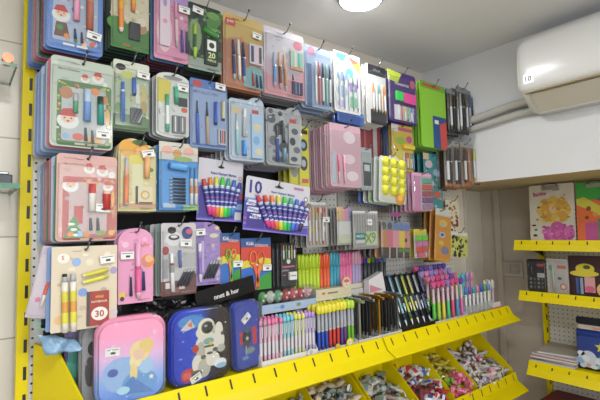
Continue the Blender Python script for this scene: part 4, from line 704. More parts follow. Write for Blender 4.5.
hang('pastel_pen_pack', 'grey clear pen pack with peach pink and lilac header', 'pen set', (337, 207, 351, 245), .17, 'b4b2b0', [('r', 0, 0, .3, .35, 'e0c08a'), ('r', .3, 0, .55, .35, 'dcae9a'), ('r', .55, 0, .8, .35, 'e09ab4'), ('r', .8, 0, 1, .35, 'a49ad0'), ('r', 0, .38, 1, .72, 'dcdcd8'), ('r', 0, .72, 1, .95, 'cfd4b8')], (), bl=.012, stack=('9a9896', 'b4b2b0', '8a8886', 'b4b2b0', '9a9896', '8a8886'), gap=.022, ref='pastel header pen pack', sdx=.003)
hang('clear_pen_pack', 'wide grey clear pack with teal label and green X9 lettering', 'pen set', (353, 211, 378, 249), .19, 'aaaaa8', [('r', 0, 0, 1, .06, 'd4d4d2')]+[('r', .06+.1*k, .08, .09+.1*k, .9, '8a8a8c') for k in range(9)]+[('r', .08, .58, .46, .74, '2a8a80', .02), ('t', .27, .66, .07, 'MICRO', 'e6f0ee'), ('r', .1, .76, .45, .84, 'd4d4d2'), ('r', .48, .54, .94, .90, 'ccd4b4', .05), ('t', .58, .72, .28, 'X', '6fae2a'), ('t', .80, .70, .28, '9', '8aa05a'), ('r', .02, .93, .98, .99, '9a9a9a')],
     [('blk', 'barcode_label', .50, .22, .68, .38, .0125, 'e4e4e2', [('r', .2, .4, .8, .6, 'grey')])], bl=.012, r=.02, stack=('9a9896', 'aaaaa8', '8a8886', 'aaaaa8', '8a8886', 'aaaaa8'), gap=.024, ref='clear X9 pen pack', sdx=-.001)
hang('sunset_pencil_pack', 'pencil pack in a brown pink and yellow striped sleeve', 'pencil pack', (380, 221, 409, 258), .19, '6a625e', [('r', 0, 0, 1, .26, '8a8f98')]+[('b', .1+.2*k, .14, .08, .1, ('5a5a62', '6a86c8')[k > 1]) for k in range(5)]+[('r', 0, .26, .22, .72, 'c08a5a'), ('r', .22, .26, .40, .72, 'd8708a'), ('r', .40, .26, .62, .72, 'e09aa8'), ('r', .62, .26, .82, .72, 'e4c84a'), ('r', .82, .26, 1, .72, 'e08a8a'), ('d', .86, .52, .05, '2a4a5a'), ('r', 0, .72, 1, 1, '4a4240'), ('r', .28, .72, .31, 1, 'cccccc'), ('r', .52, .72, .55, 1, 'cccccc'), ('r', .76, .72, .79, 1, 'cccccc'), ('r', .35, .78, .5, .95, '4a3a3a'), ('r', .58, .74, .98, .84, '5a8a3a')], (), bl=.008, stack=('c08a5a', '6a625e', '5a5250', 'c08a5a'), gap=.03, ref='striped sleeve pencil pack', tilt=-3)
hang('ball_eraser_card', 'small yellow topped card with green and pink round sharpeners', 'eraser pack', (414, 229, 427, 258), .20, 'd8c83a', [('r', 0, .2, 1, 1, 'c8b8bc')],
     [('blk', 'round_eraser', .08, .22, .48, .40, .011, '6fd02a', []), ('blk', 'round_eraser', .52, .22, .92, .40, .011, '6fd02a', []), ('blk', 'round_eraser', .08, .42, .48, .60, .011, 'd07ab0', []), ('blk', 'round_eraser', .52, .42, .92, .60, .011, 'd07ab0', []), ('blk', 'round_eraser', .08, .62, .48, .80, .011, 'e0504a', []), ('blk', 'round_eraser', .52, .62, .92, .80, .011, 'e0504a', []), ('blk', 'round_eraser', .2, .82, .7, .97, .011, 'e06a7a', [])], bl=.013, stack=('d8c83a', 'a86a6a'), gap=.03, ref='round sharpener card')
hang('olive_bag', 'dark olive slim bag behind the orange sticker card', 'bag', (428, 209, 438, 262), .10, '3a3f26', [('r', .2, .5, .8, .9, '5a6030')], (), bl=.006, stack=('3a3f26',), ref='dark olive bag', gap=.03)
hang('long_sticker_card', 'long orange sticker card with blue and grey round figures', 'sticker sheet', (433, 209, 449, 261), .19, 'e0982a', [('r', 0, 0, 1, .14, 'c8ccc0'), ('b', .5, .28, .25, .07, 'e8c83a'), ('b', .5, .30, .13, .05, 'light grey'), ('b', .45, .50, .2, .06, 'pale blue'), ('b', .45, .50, .1, .03, '3a5a9a'), ('b', .65, .80, .24, .08, '8a86b0'), ('b', .4, .66, .15, .05, 'e8c83a')], (), bl=.004, tilt=-7, stack=('e0982a', 'b4781c'), gap=.03, ref='long orange sticker card')
hang('sticker_sheet', 'cream sticker sheet with brown and red animal stickers', 'sticker sheet', (446, 200, 459, 233), .14, 'd8d0b4', [('conf', .12, .08, .9, .94, 34, ['6a3a2f', '8a2f2f', 'dark grey', '9a6a3a', 'd8d0b4'], 31, .09)], (), bl=None, stack=('d8d0b4',), gap=.03, ref='cream animal sticker sheet')
hang('sticker_sheet', 'yellow sticker sheet with black bug shaped stickers', 'sticker sheet', (450, 232, 467, 257), .15, 'c8cc6a', [('r', 0, 0, 1, .14, 'dcdcd4')]+[('conf', .1, .2, .92, .94, 34, ['26282a', '3f5a2a', 'dark grey', '8a8a2a', 'd8dca0'], 32, .085)], (), bl=None, tilt=-5, ref='yellow bug sticker sheet')
# black sheets added to hold the shade of gaps behind the front rows
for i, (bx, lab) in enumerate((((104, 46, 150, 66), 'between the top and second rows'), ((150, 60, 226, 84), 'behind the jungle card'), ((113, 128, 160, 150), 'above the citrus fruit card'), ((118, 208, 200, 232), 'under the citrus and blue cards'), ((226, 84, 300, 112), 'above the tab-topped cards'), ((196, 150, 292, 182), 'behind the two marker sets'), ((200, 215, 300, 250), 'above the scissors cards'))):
    hang('gap_shade_sheet', 'black sheet added for shade deep on the rack %s' % lab, 'shade sheet', bx, .03, '121214:matte', (), (), bl=None, th=.006, r=.02, hook=False, ref=lab)
# splayed soft bags beside the cream card
for i, (bx, q, c, dots, tl, lab) in enumerate((((25, 246, 47, 318), .17, 'c9b8c4', ['rose', 'pink', 'coral'], -12, 'pinkish clear card bag, outermost of the splayed bags by the yellow post'), ((35, 246, 52, 328), .15, '8fb0a0', ['green', '5a8a6a'], -6, 'greenish spotted card between the pinkish bag and the cream card'))):
    hang('spotted_pen_card', lab, 'pen set', bx, q, c, [('d', .4, .75, .14, dots[0]), ('d', .6, .55, .10, dots[1])], [('pen', .66, .5, .60, .85, .005, [(.5, dots[-1], 1), (1, 'white', .6)])], bl=.008, tilt=tl, hook=False, r=.05, ref=lab)
# ------------------------------------------------------------------ goods standing on the display shelves
ZD = 1.0485
def rr3(w, h, r, y, k=1.0, n=5):
    return [(p[0], y, p[1]) for p in rr(-w/2*k, h/2-h/2*k, w/2*k, h/2+h/2*k, r*k, n)]
def gradient_mat(name, stops):
    m = bpy.data.materials.new(name); m.use_nodes = True; nt = m.node_tree; b = nt.nodes['Principled BSDF']; L = nt.links.new
    tc = nt.nodes.new('ShaderNodeTexCoord'); sp = nt.nodes.new('ShaderNodeSeparateXYZ'); L(tc.outputs['Generated'], sp.inputs[0])
    cr = nt.nodes.new('ShaderNodeValToRGB'); el = cr.color_ramp.elements
    while len(el) < len(stops): el.new(.5)
    for e, (p, c, ax) in zip(el, stops): e.position = p; e.color = (*lin(c), 1)
    L(sp.outputs[stops[0][2]], cr.inputs[0]); L(cr.outputs[0], b.inputs['Base Color']); b.inputs['Roughness'].default_value = .28
    return m
def pencil_case(label, box, q, mat, side, art, d=.045, yaw=0, tilt=0, bag=True, ref='', tagp=None, zbase=None):
    x0, y0, x1, y1 = box; ym, xm = (y0+y1)/2, (x0+x1)/2
    a = aty(x0, ym, -q).x; b = aty(x1, ym, -q).x; zt = aty(xm, y0, -q).z
    zb = ZD+.001; w, h = b-a, zt-zb
    r = empty('pencil_case', ((a+b)/2, -q+d/2, zb), (0, math.radians(-tilt), math.radians(yaw))); tag(r, label, 'pencil case')
    rad = min(w, h)*.22
    m = MB(); lid = [rr3(w, h, rad, -.001), rr3(w, h, rad, -d*.34), rr3(w, h, rad, -d*.44, .975), rr3(w, h, rad, -d*.5, .91)]
    m.loft(lid[::-1], side, capc=side); m.build('back_half', r).rotation_euler = (0, 0, 0)
    MB().loft([rr3(w, h, rad, .0012, .985), rr3(w, h, rad, -.0012, .985)], 'black').build('zip', r)
    m = MB(); fl = [rr3(w, h, rad, -.0012), rr3(w, h, rad, -d*.34), rr3(w, h, rad, -d*.44, .975), rr3(w, h, rad, -d*.5, .91)]
    m.loft(fl, mat); art_into(m, art, w*.91, h*.91, -d*.5, ztop=h*.955); m.build('front_half', r)
    # back half mirrored
    r.children[0].location = (0, 0, 0); me = r.children[0].data
    for v in me.vertices: v.co.y = -v.co.y
    me.flip_normals()
    MB().box(-.004, .004, -.004, .001, 0, .018, 'silver:metal').build('zip_pull', r, (w*.3, -.002, h+.0005), (math.radians(90), 0, .3))
    if tagp: price(r, w, h, tagp[0], tagp[1], tagp[2], y=-d*.5-.002)
    if bag:
        rs = random.Random(len(label)); n = 40; L2 = []
        for y, k in ((d*.62, 1.0), (d*.3, 1.05), (0, 1.06), (-d*.4, 1.05), (-d*.60, .98)):
            l = rr3(w*1.02, h*1.0, rad*.8, y, k, 8); L2.append([(p[0]+rs.uniform(-.002, .002), p[1]+rs.uniform(-.001, .001), max(.0005, p[2]+rs.uniform(-.002, .002))) for p in l])
        MB().loft(L2, 'bag').build('plastic_sleeve', r)
    return r, w, h
PINKC = gradient_mat('pink_to_blue_print', [(0, '4a74c8', 2), (.30, '7f9fd8', 2), (.55, 'cfa6cf', 2), (.8, 'e592b4', 2), (1, 'e88fb0', 2)])
swirl = [('b', .34, .66, .30, .22, '8fb4e4'), ('b', .62, .80, .28, .16, '5f9ad8'), ('b', .72, .60, .12, .10, '9fc4ec'), ('d', .62, .40, .17, 'ecd596'), ('d', .72, .34, .12, 'e8c878'), ('d', .55, .52, .10, 'f0dca8'), ('b', .52, .66, .06, .12, 'e8d08a'), ('d', .60, .44, .09, 'e8c0a8'), ('p', [(.25, .9), (.5, .7), (.85, .95)], '4a7cc8'), ('s', .2, .30, .05, 'f0d0e0'), ('s', .85, .18, .05, 'f0d0e0'), ('s', .8, .75, .05, 'white'), ('b', .2, .62, .08, .05, '3f5ab0'), ('b', .36, .86, .10, .05, 'a8d4ee')]
o, w, h = pencil_case('pink and blue zipped pencil case with pale yellow swirl print, front of row', (97, 317, 166, 400), .230, PINKC, 'd87aa0', swirl, d=.05, yaw=-4, tagp=(.22, .37, -2))
# cases queued behind the pink one
for i, (bx, q, c, sd, ar, lab) in enumerate((
    ((80, 320, 136, 400), .175, 'grey', '4a4a52', [('b', .2, .3, .1, .1, 'black'), ('b', .15, .6, .1, .2, 'dark grey')], 'dark grey zipped pencil case directly behind the pink and blue one'),
    ((66, 320, 118, 400), .12, '9a86c4', '8a78b4', [('b', .12, .55, .14, .25, '3fa890'), ('b', .1, .8, .12, .1, '2f8a7a')], 'lilac zipped pencil case with green swirls deep behind the pink one'),
    ((52, 322, 102, 400), .065, '55585f', '45484f', [], 'charcoal zipped pencil case at the very rear of the row'))):
    pencil_case(lab, bx, q, c, sd, ar, d=.036, yaw=-3, bag=(i < 2))
BLUEBLK = gradient_mat('blue_to_black_print', [(0, '2238a8', 0), (.45, '2a48b8', 0), (.62, '1c2248', 0), (.8, '2a2226', 0), (1, '30282a', 0)])
Wt, Lg, Dg = 'dcd8cc', 'b4b2a8', '55564f'
astro = [('b', .30, .12, .24, .10, '3f8ad0'), ('p', [(.10, .22), (.28, .08), (.36, .20), (.20, .24)], 'cfc4c0'), ('p', [(.22, .16), (.30, .11), (.31, .20)], 'd0705a'),
  ('b', .24, .88, .13, .10, 'c0353f'), ('b', .22, .88, .08, .05, 'd85a60'),
  ('b', .66, .36, .16, .16, 'a8a69a'), ('b', .80, .30, .08, .12, Wt), ('b', .50, .30, .13, .09, Wt),                          # pack and shoulders
  ('b', .58, .50, .22, .20, Wt), ('b', .46, .58, .08, .15, Lg), ('b', .82, .46, .09, .13, Wt), ('b', .84, .58, .08, .06, Lg),  # torso, arms
  ('b', .40, .74, .10, .13, Wt), ('b', .52, .82, .12, .14, Lg), ('b', .68, .72, .13, .10, Wt), ('b', .82, .80, .12, .07, 'dfe6ec'), # legs
  ('b', .84, .84, .10, .04, '8fb8d8'), ('b', .38, .88, .10, .05, Dg),
  ('b', .56, .22, .155, .125, 'e6e0c0'), ('b', .58, .235, .115, .095, Dg), ('b', .59, .24, .095, .078, '20262e'), ('b', .55, .21, .03, .02, '8fa4b8'),
  ('b', .60, .44, .10, .05, '7fa8a0'), ('r', .52, .50, .70, .53, Dg), ('b', .64, .48, .04, .025, 'd8c23a'), ('b', .36, .52, .06, .06, 'b83a30'), ('b', .50, .66, .05, .03, Dg), ('b', .72, .58, .05, .03, Dg), ('b', .62, .62, .06, .02, Dg), ('b', .86, .36, .03, .03, Dg),
  ('b', .10, .62, .025, .012, '8fa4e8'), ('b', .14, .38, .02, .012, '8fa4e8'), ('b', .92, .20, .015, .01, 'white')]
o, w, h = pencil_case('dark blue zipped pencil case printed with a white suited astronaut', (170, 309, 232, 397), .215, BLUEBLK, '1a2050', astro, d=.05, yaw=3, tagp=(.38, .90, 22))
pencil_case('black sleeved pencil case hidden directly behind the astronaut case', (176, 306, 226, 390), .14, '26262c', '1c1c20', [], d=.04, bag=True)
shld = [('r', .15, .42, .30, .62, 'b03038'), ('r', .70, .38, .88, .66, 'c03a3f'), ('b', .45, .52, .2, .12, '2a2f38'), ('b', .50, .40, .12, .06, '4a5a6a'), ('b', .42, .64, .14, .07, '3a4048'), ('b', .55, .74, .22, .05, '7a8a8a'), ('s', .46, .54, .09, 'light grey'), ('r', .36, .66, .42, .80, '8fa0b8'), ('b', .35, .84, .15, .03, '5f90c0')]
o, w, h = pencil_case('narrow bright blue pencil case with tilted sticker beside the pen tray', (235, 301, 262, 372), .20, '3448a8', '2c3c94', shld, d=.045, yaw=6, tilt=3, bag=True, tagp=(.45, .24, 38))
pencil_case('navy pencil case tucked between the astronaut case and bright blue one', (221, 310, 243, 392), .13, '2a3590', '222a70', [], d=.035, bag=False)
# black header strips with white lettering above the cases
def header(label, pa, pb, hh, q, text, th_):
    a = aty(*pa, -q); b = aty(*pb, -q); c = (a+b)/2; L_ = (b-a).length; an = math.atan2(b.z-a.z, b.x-a.x)
    m = MB().box(-L_/2, L_/2, -.0006, .0006, -hh/2, hh/2, '141416:gloss'); m.text(text, .0, -hh*.12, hh*.28, -.0010, 'white', 0, L_*.8)
    o = m.build('bag_header', None, c, (0, -an, 0)); tag(o, label, 'bag header'); return o
header('black card bag header with white letters rising beside the scissors cards', (196, 301), (254, 283), .055, .165, 'nnet & hor', 0)
header('black crumpled bag header lying above the pink pencil case', (84, 322), (122, 311), .030, .13, 'box', 0)
header('black bag header strip behind the astronaut case', (150, 306), (200, 297), .040, .12, 'nnet & hor', 0)
m = MB(); rs = random.Random(3); rows = []
for j in range(7):
    rows.append([(-.045+.011*i+.004*j+rs.uniform(-.003, .003), -.012*math.sin(i*1.3+j)+rs.uniform(-.004, .004), .03-.004*i-(.010-.0006*i)*j+rs.uniform(-.003, .003)) for i in range(9)])
k = len(m.v); m.v += [p for r_ in rows for p in r_]; mi = m.mi('8fb8d8:gloss')
for j in range(6):
    for i in range(8): m.face((k+j*9+i, k+j*9+i+1, k+(j+1)*9+i+1, k+(j+1)*9+i), mi, True)
c = aty(56, 342, -.16); o = m.build('folded_bag', None, c); so = o.modifiers.new('s', 'SOLIDIFY'); so.thickness = .001; tag(o, 'crumpled pale blue plastic bag below the cream card', 'bag')
def crumple(name, label, cat, px, q, w_, h_, c, seed):
    rs = random.Random(seed); m = MB(); nx, nz = 15, 7; k = len(m.v); mi = m.mi(c)
    for j in range(nz):
        for i in range(nx):
            u = i/(nx-1)-.5; m.v.append((u*w_+rs.uniform(-.003, .003), .010*math.sin(i*1.1+j*.8)+rs.uniform(-.005, .005), j/(nz-1)*h_+rs.uniform(-.004, .004)-.02*abs(u)))
    for j in range(nz-1):
        for i in range(nx-1): m.face((k+j*nx+i, k+j*nx+i+1, k+(j+1)*nx+i+1, k+(j+1)*nx+i), mi, rs.random() < .4)
    o = m.build(name, None, aty(*px, -q)); so = o.modifiers.new('s', 'SOLIDIFY'); so.thickness = .0008; tag(o, label, cat)
crumple('crumpled_wrap', 'black crumpled plastic wrap between the pink and astronaut pencil cases', 'plastic wrap', (158, 316), .150, .15, .045, '141417:gloss', 5)
crumple('crumpled_wrap', 'black crumpled plastic wrap above the astronaut pencil case', 'plastic wrap', (212, 310), .150, .15, .045, '17171b:gloss', 6)
crumple('crumpled_wrap', 'dark grey crumpled wrap over the rear pencil cases', 'plastic wrap', (98, 324), .165, .09, .030, '3a3c42:gloss', 8)
# ---- pens -----------------------------------------------------------
_pens = {}
def pen_proto(kind, c1, c2, L_=.145, rad=.0052):
    k = (kind, c1, c2, round(L_, 3))
    if k in _pens: return copy_tree(_pens[k])
    if kind == 'slim':
        o = MB().tube([(0, 0, 0), (0, 0, .010), (0, 0, L_*.22), (0, 0, L_*.5), (0, 0, L_*.86)], [rad*.5, rad, rad, rad, rad], [c1, c1, 'd6d0d8', c1], 8).build('gel_pen')
        MB().tube([(0, 0, L_*.862), (0, 0, L_*.9), (0, 0, L_*.97), (0, 0, L_)], [rad*.9, rad*1.25, rad*1.2, rad*.5], c2, 8).build('topper', o)
        MB().box(-.0012, .0012, -rad*1.9, -rad*1.1, L_*.62, L_*.86, 'dcdce0').build('clip', o)
    elif kind == 'gel':     # slim body, translucent top, clip
        o = MB().tube([(0, 0, 0), (0, 0, .012), (0, 0, L_*.72), (0, 0, L_*.72)], [rad*.5, rad, rad, rad], [c1, c1, c1], 8).build('gel_pen')
        MB().tube([(0, 0, L_*.721), (0, 0, L_*.97), (0, 0, L_)], [rad*1.12, rad*1.12, rad*.6], c2, 8).build('pen_cap', o)
        MB().box(-.0012, .0012, -rad*1.9, -rad*1.2, L_*.74, L_*.95, c2).build('clip', o)
    elif kind == 'hi':    # flat highlighter
        o = MB().tube([(0, 0, 0), (0, 0, .006), (0, 0, L_*.62)], [rad*1.0, rad*1.25, rad*1.25], c1, 10).build('highlighter')
        MB().tube([(0, 0, L_*.622), (0, 0, L_*.94), (0, 0, L_)], [rad*1.32, rad*1.25, rad*.9], c2, 10).build('pen_cap', o)
        MB().box(-.0015, .0015, -rad*2.0, -rad*1.3, L_*.66, L_*.94, c2).build('clip', o)
    elif kind == 'ball':  # topped ballpoint with bright knob
        o = MB().tube([(0, 0, 0), (0, 0, .02), (0, 0, L_*.42), (0, 0, L_*.46), (0, 0, L_*.80)], [rad*.4, rad, rad, rad*1.15, rad], [c1, c1, 'silver', 'a4a8b0'], 8).build('ballpoint_pen')
        MB().tube([(0, 0, L_*.802), (0, 0, L_*.84), (0, 0, L_*.97), (0, 0, L_)], [rad*.9, rad*1.7, rad*1.7, rad*.7], c2, 10).build('topper', o)
    elif kind == 'zig':   # black pen with a bracket shaped metal clip
        o = MB().tube([(0, 0, 0), (0, 0, .03), (0, 0, L_*.9)], [rad*.9, rad, rad], ['silver:metal', '1a1a1c'], 8).build('metal_clip_pen')
        MB().box(-rad*.9, rad*.9, -rad*2.6, -rad*1.2, L_*.10, L_*.96, c1).build('clip', o)
        MB().box(-rad*1.1, rad*1.1, -rad*3.4, rad, L_*.962, L_*1.0, c2).box(-rad*1.1, rad*1.1, -rad*3.4-.020, -rad*3.4, L_*.955-.008, L_*1.0-.006, c2).build('pen_top', o)
    elif kind == 'mech':  # mechanical pencil on a black tray
        o = MB().tube([(0, 0, 0), (0, 0, .012), (0, 0, .03), (0, 0, L_*.9), (0, 0, L_)], [.0006, rad*.5, rad, rad, rad*.8], ['silver:metal', 'silver:metal', c1, c2], 8).build('mechanical_pencil')
        MB().tube([(0, 0, L_*.25), (0, 0, L_*.45)], rad*1.2, c2, 8).build('grip', o)
        MB().box(-.0013, .0013, -rad*1.9, -rad, L_*.6, L_*.92, 'silver:metal').build('clip', o)
    elif kind == 'fancy': # soft heart-topped pen
        o = MB().tube([(0, 0, 0), (0, 0, .02), (0, 0, L_*.45), (0, 0, L_*.8)], [rad*.5, rad*1.7, rad*1.5, rad], [c1, c1, 'd8b8c0'], 8).build('novelty_pen')
        m = MB(); z = L_*.88; pts = [(.0, z-.020), (.0165, z), (.015, z+.012), (.0075, z+.016), (0, z+.009), (-.0075, z+.016), (-.015, z+.012), (-.0165, z)]
        m.prism(pts, -.005, .005, c2); m.build('topper', o)
    _pens[k] = o; return o
def stand(kind, x, y, z, c1, c2, label, cat, group=None, L_=.145, rad=.0052, lean=(0, 0), shared=False, yaw=0):
    o = pen_proto(kind, c1, c2, L_, rad); o.location = (x, y, z); o.rotation_euler = (lean[0], lean[1], yaw); tag(o, label, cat, group, shared); return o
def crate(name, label, x0, x1, y0, y1, z0, hf, hb, c, dividers=(), dc=None, cat='display box', th=.0015, fc=None, art=None, tilt=0):
    r = empty(name, ((x0+x1)/2, y0, z0)); tag(r, label, cat); cx = (x0+x1)/2; w = (x1-x0)/2; dp = y1-y0
    MB().box(-w, w, 0, dp, 0, th, c).build('base', r)
    m = MB().box(-w, w, -th, 0, 0, hf, fc or c)
    if art: art_into(m, art, 2*w, hf, -th)
    m.build('front_panel', r)
    MB().box(-w, w, dp, dp+th, 0, hb, c).build('back_panel', r)
    for s in (-1, 1):
        m = MB(); pl = [(s*w, -th, 0), (s*w, dp, 0), (s*w, dp, hb), (s*w, -th, hf)]; m.loft([pl, [(a+s*th, b, d) for a, b, d in pl]], c, smooth=False); m.build('side_panel', r)
    for d in dividers:
        m = MB(); pl = [(d-cx, .001, 0), (d-cx, dp-.001, 0), (d-cx, dp-.001, hb*.8), (d-cx, .001, hf*.9)]; m.loft([pl, [(a+th, b, e) for a, b, e in pl]], dc or c, smooth=False); m.build('divider', r)
    return r
def row_of(kind, box, q, rows, dy, colors, noun, cat, where, group, L_, rad, z0=None, lean=(0, 0), caps=None, px_per=None):
    """colors: list of (c1,c2,name) one per column"""
    xa = aty(box[0], box[1], -q).x; xb = aty(box[2], box[1], -q).x; n = len(colors); z0 = z0 or ZD+.003
    cnt = {}
    for j in range(rows):
        for i, (c1, c2, nm) in enumerate(colors):
            x = xa+(i+.5)*(xb-xa)/n+random.uniform(-.0006, .0006); y = -q+j*dy
            key = (j, nm); cnt[key] = cnt.get(key, 0)+1
            lab = '%s %s, %s %s from its near end, %s row of the %s' % (nm, noun, ORD[cnt[key]-1], nm.split()[0], ('front', 'second', 'third', 'fourth')[j], where)
            stand(kind, x, y, z0+random.uniform(0, .0035), c1, c2, lab, cat, group, L_, rad, (lean[0]+random.uniform(-.012, .012), lean[1]+random.uniform(-.012, .012)))
# slim gel pens (white tray)
xa, xb = .812, 1.043
crate('pen_tray', 'white plastic tray holding the slim pastel gel pens', xa-.006, xb+.004, -.213, -.128, ZD, .022, .11, 'e4e2dc', (xa+.075, xa+.13, xa+.185), 'e4e2dc')
cols = [('d0a4b8', 'c890a8', 'rose')]*2+[('dcb0c2', 'e87aa8', 'pink')]*4+[('8cc4cc', '6fc8dc', 'cyan')]*3+[('ccd0a8', 'e0dc6a', 'cream')]*3+[('b4a8cc', 'b890dc', 'lilac')]*3
row_of('slim', (259, 350, 315.5, 350), .200, 3, .0235, cols, 'gel pen', 'pen', 'slim pen tray', 'slim pastel gel pens in the white tray', .150, .0058)
stick = MB().prism(ell(0, .014, .016, .015, 20), -.0008, 0, 'e6e4de'); art_into(stick, [('b', .5, .45, .3, .3, 'light grey')], .03, .03, -.0008); c = aty(311, 356, -.222)
o = stick.build('round_label', None, (c.x, -.222, ZD+.001)); tag(o, 'white round label standing at the front of the slim pen tray', 'label')
stick = MB().prism(ell(0, .016, .019, .018, 20)+[], -.0008, 0, 'e8cf2c'); art_into(stick, [('d', .5, .5, .3, 'f0e8c8'), ('d', .42, .45, .05, 'brown'), ('d', .6, .45, .05, 'brown')], .038, .034, -.0008); c = aty(350, 344, -.222)
o = stick.build('round_label', None, (c.x, -.222, ZD+.001)); tag(o, 'yellow round smiling label standing in front of the yellow-topped pens', 'label')
stick = MB().prism(ell(0, .012, .012, .012, 20), -.0008, 0, 'd8b83c'); c = aty(338, 347, -.222)
o = stick.build('round_label', None, (c.x, -.222, ZD+.001)); tag(o, 'small ochre round label beside the yellow smiling label', 'label')
# yellow-topped ballpoints
xc = aty(316.5, 345, -.2).x; xd = aty(355, 345, -.2).x
crate('pen_tray', 'clear-sided tray holding the ballpoints with yellow tops', xc-.002, xd, -.213, -.120, ZD, .012, .05, 'd8d8dc')
cols = [('2a52c0', 'ece01e', 'blue')]*3+[('d8382c', 'ece01e', 'red')]*3+[('6a4490', 'ece01e', 'purple')]*2+[('6fc02a', 'b8e02a', 'green')]*2
row_of('ball', (317, 345, 354.5, 345), .198, 3, .026, cols, 'ballpoint pen', 'pen', 'yellow-topped set', 'ballpoints with yellow tops', .168, .0062)
# black pens with silver and gold clips
xe = aty(356, 335, -.2).x; xf = aty(399, 330, -.2).x
m = MB(); r = crate('pen_stand', 'white card stand holding the black pens with metal clips', xe, xf, -.214, -.085, ZD, .014, .05, 'e2e0dc')
g = ['silver', 'gold', 'silver']
cnt = {}
for j in range(5):
    for i in range(5):
        cc = ('silver', 'silver', 'gold', 'gold', 'silver')[i]; cl = ('silver:metal', '18181a', 'gold:metal', '18181a', '8a8c90:metal')[i]
        x = xe+.014+(xf-xe-.03)*i/4; y = -.196+.0215*j; cnt[(j, cc)] = cnt.get((j, cc), 0)+1
        stand('zig', x, y, ZD+.003, cl, cc+':metal', 'black pen with %s bracket top, %s %s one in row %s of the white stand' % (cc, ORD[cnt[(j, cc)]-1], cc, ('one', 'two', 'three', 'four', 'five')[j]), 'pen', 'black pens with metal clips', .172, .0055)
# leaning mechanical pencils in a black tray
m = MB(); xg = aty(401, 330, -.2).x; xh = aty(436, 325, -.2).x
r = empty('pencil_stand', (xg, -.2, ZD)); tag(r, 'black sloping stand holding the leaning mechanical pencils', 'display stand')
for s_, xx in ((0, -.006), (1, xh-xg+.004)):
    MB().loft([[(xx, -.01, 0), (xx, .10, 0), (xx, .10, .23), (xx, .08, .21)], [(xx+.0015, -.01, 0), (xx+.0015, .10, 0), (xx+.0015, .10, .23), (xx+.0015, .08, .21)]], '16161a', smooth=False).build('side_panel', r)
MB().loft([[(-.004, .010, .001), (xh-xg+.003, .010, .001), (xh-xg+.003, .093, .235), (-.004, .093, .235)], [(-.004, .014, .001), (xh-xg+.003, .014, .001), (xh-xg+.003, .097, .235), (-.004, .097, .235)]], '1a1a20', smooth=False).build('sloping_back', r)
MB().box(-.004, xh-xg+.003, -.012, -.009, 0, .02, '1a1a20').build('front_panel', r)
mc = [('8fc8e0', '3a8ac8', 'blue'), ('9ad4e0', '26303a', 'sky blue'), ('d8e04a', '3f6f4a', 'lime'), ('e0dc8a', '2a4a5a', 'cream'), ('b8c0cc', '1a1a22', 'grey'), ('5a6a9a', '20202a', 'slate')]
for j in range(2):
    for i in range(6):
        c1, c2, nm = mc[i]
        stand('mech', xg+.006+(.5*j+i)*(xh-xg-.018)/5.5, -.197 if j == 0 else -.1765, ZD+.008+(.0 if j == 0 else .06), c1, c2, '%s mechanical pencil in the %s tier of the black sloping stand' % (nm, ('lower', 'upper')[j]), 'mechanical pencil', 'mechanical pencils in the black stand', .150 if j == 0 else .185, .0055, (-.34, 0, 0)[:2])
# heart-topped novelty pens
xi = aty(436, 322, -.2).x; xj = aty(464, 315, -.2).x
crate('pen_display_box', 'white display box of heart-topped novelty pens at shelf end', xi-.02, xj+.01, -.212, -.06, ZD, .012, .09, 'e6e4e2')
fc = [('5fd04a', 'e05a9a', 'green'), ('a8e03a', 'e88ab8', 'lime'), ('e8d83a', 'e0458a', 'yellow'), ('4ad07a', '9a7ad0', 'mint'), ('e8507a', 'e05a9a', 'red'), ('4a9ad0', '7a5ac0', 'blue'), ('e070b0', '6a4ab8', 'pink')]
for j in range(4):
    for i in range(7):
        c1, c2, nm = fc[i]; c2 = ('e0458a', 'e070a8', 'a890d8', '6a50b0')[j] if (i+j) % 3 else c2
        stand('fancy', xi-.006+i*(xj-xi-.004)/6+.004*(j % 2), -.196+.033*j, ZD+.003+.012*j, c1, c2, '%s-bodied heart-topped novelty pen in the %s row of its white box' % (nm, ('front', 'second', 'third', 'rear')[j]), 'pen', 'heart-topped novelty pens', .20+.012*j, .0052)
# far-end clear packs
xk = aty(466, 312, -.2).x; xl = aty(493, 306, -.2).x
crate('pen_display_box', 'clear display box of white and blue pens near the shelf end', xk, xl-.02, -.21, -.12, ZD, .05, .06, 'edge')
wc = [('e6e6ea', '4a8ad0', 'blue'), ('e6e6ea', '8a5ab8', 'purple'), ('e6e6ea', '3ab0b8', 'teal'), ('e6e6ea', 'e08ab8', 'pink'), ('e6e6ea', '4a5ad0', 'navy'), ('e6e6ea', '5ab86a', 'green'), ('e6e6ea', '8a8ad8', 'violet')]
for i in range(7):
    c1, c2, nm = wc[i]; stand('gel', xk+.012+i*(xl-xk-.045)/6, -.195, ZD+.003, c1, c2, 'white pen with %s cap in the clear box near the shelf end' % nm, 'pen', 'white pens in the clear box', .14, .006)
hc = [('e8a04a', 'orange'), ('e0e04a', 'yellow'), ('6fd08a', 'green'), ('6ac8d8', 'cyan'), ('b8a0e0', 'lilac'), ('f0a0b8', 'pink')]
for i in range(6):
    c1, nm = hc[i]; stand('hi', xk+.014+i*(xl-xk-.05)/5, -.10, ZD+.07, c1, c1, 'pastel %s marker standing behind the white capped pens' % nm, 'marker', 'pastel markers behind the clear box', .13, .0075)
crate('riser_box', 'small white riser box under the pastel markers', xk, xl-.02, -.115, -.06, ZD, .066, .066, 'd8d8d4')
xm_ = aty(490, 300, -.13).x; xn = aty(501, 300, -.13).x
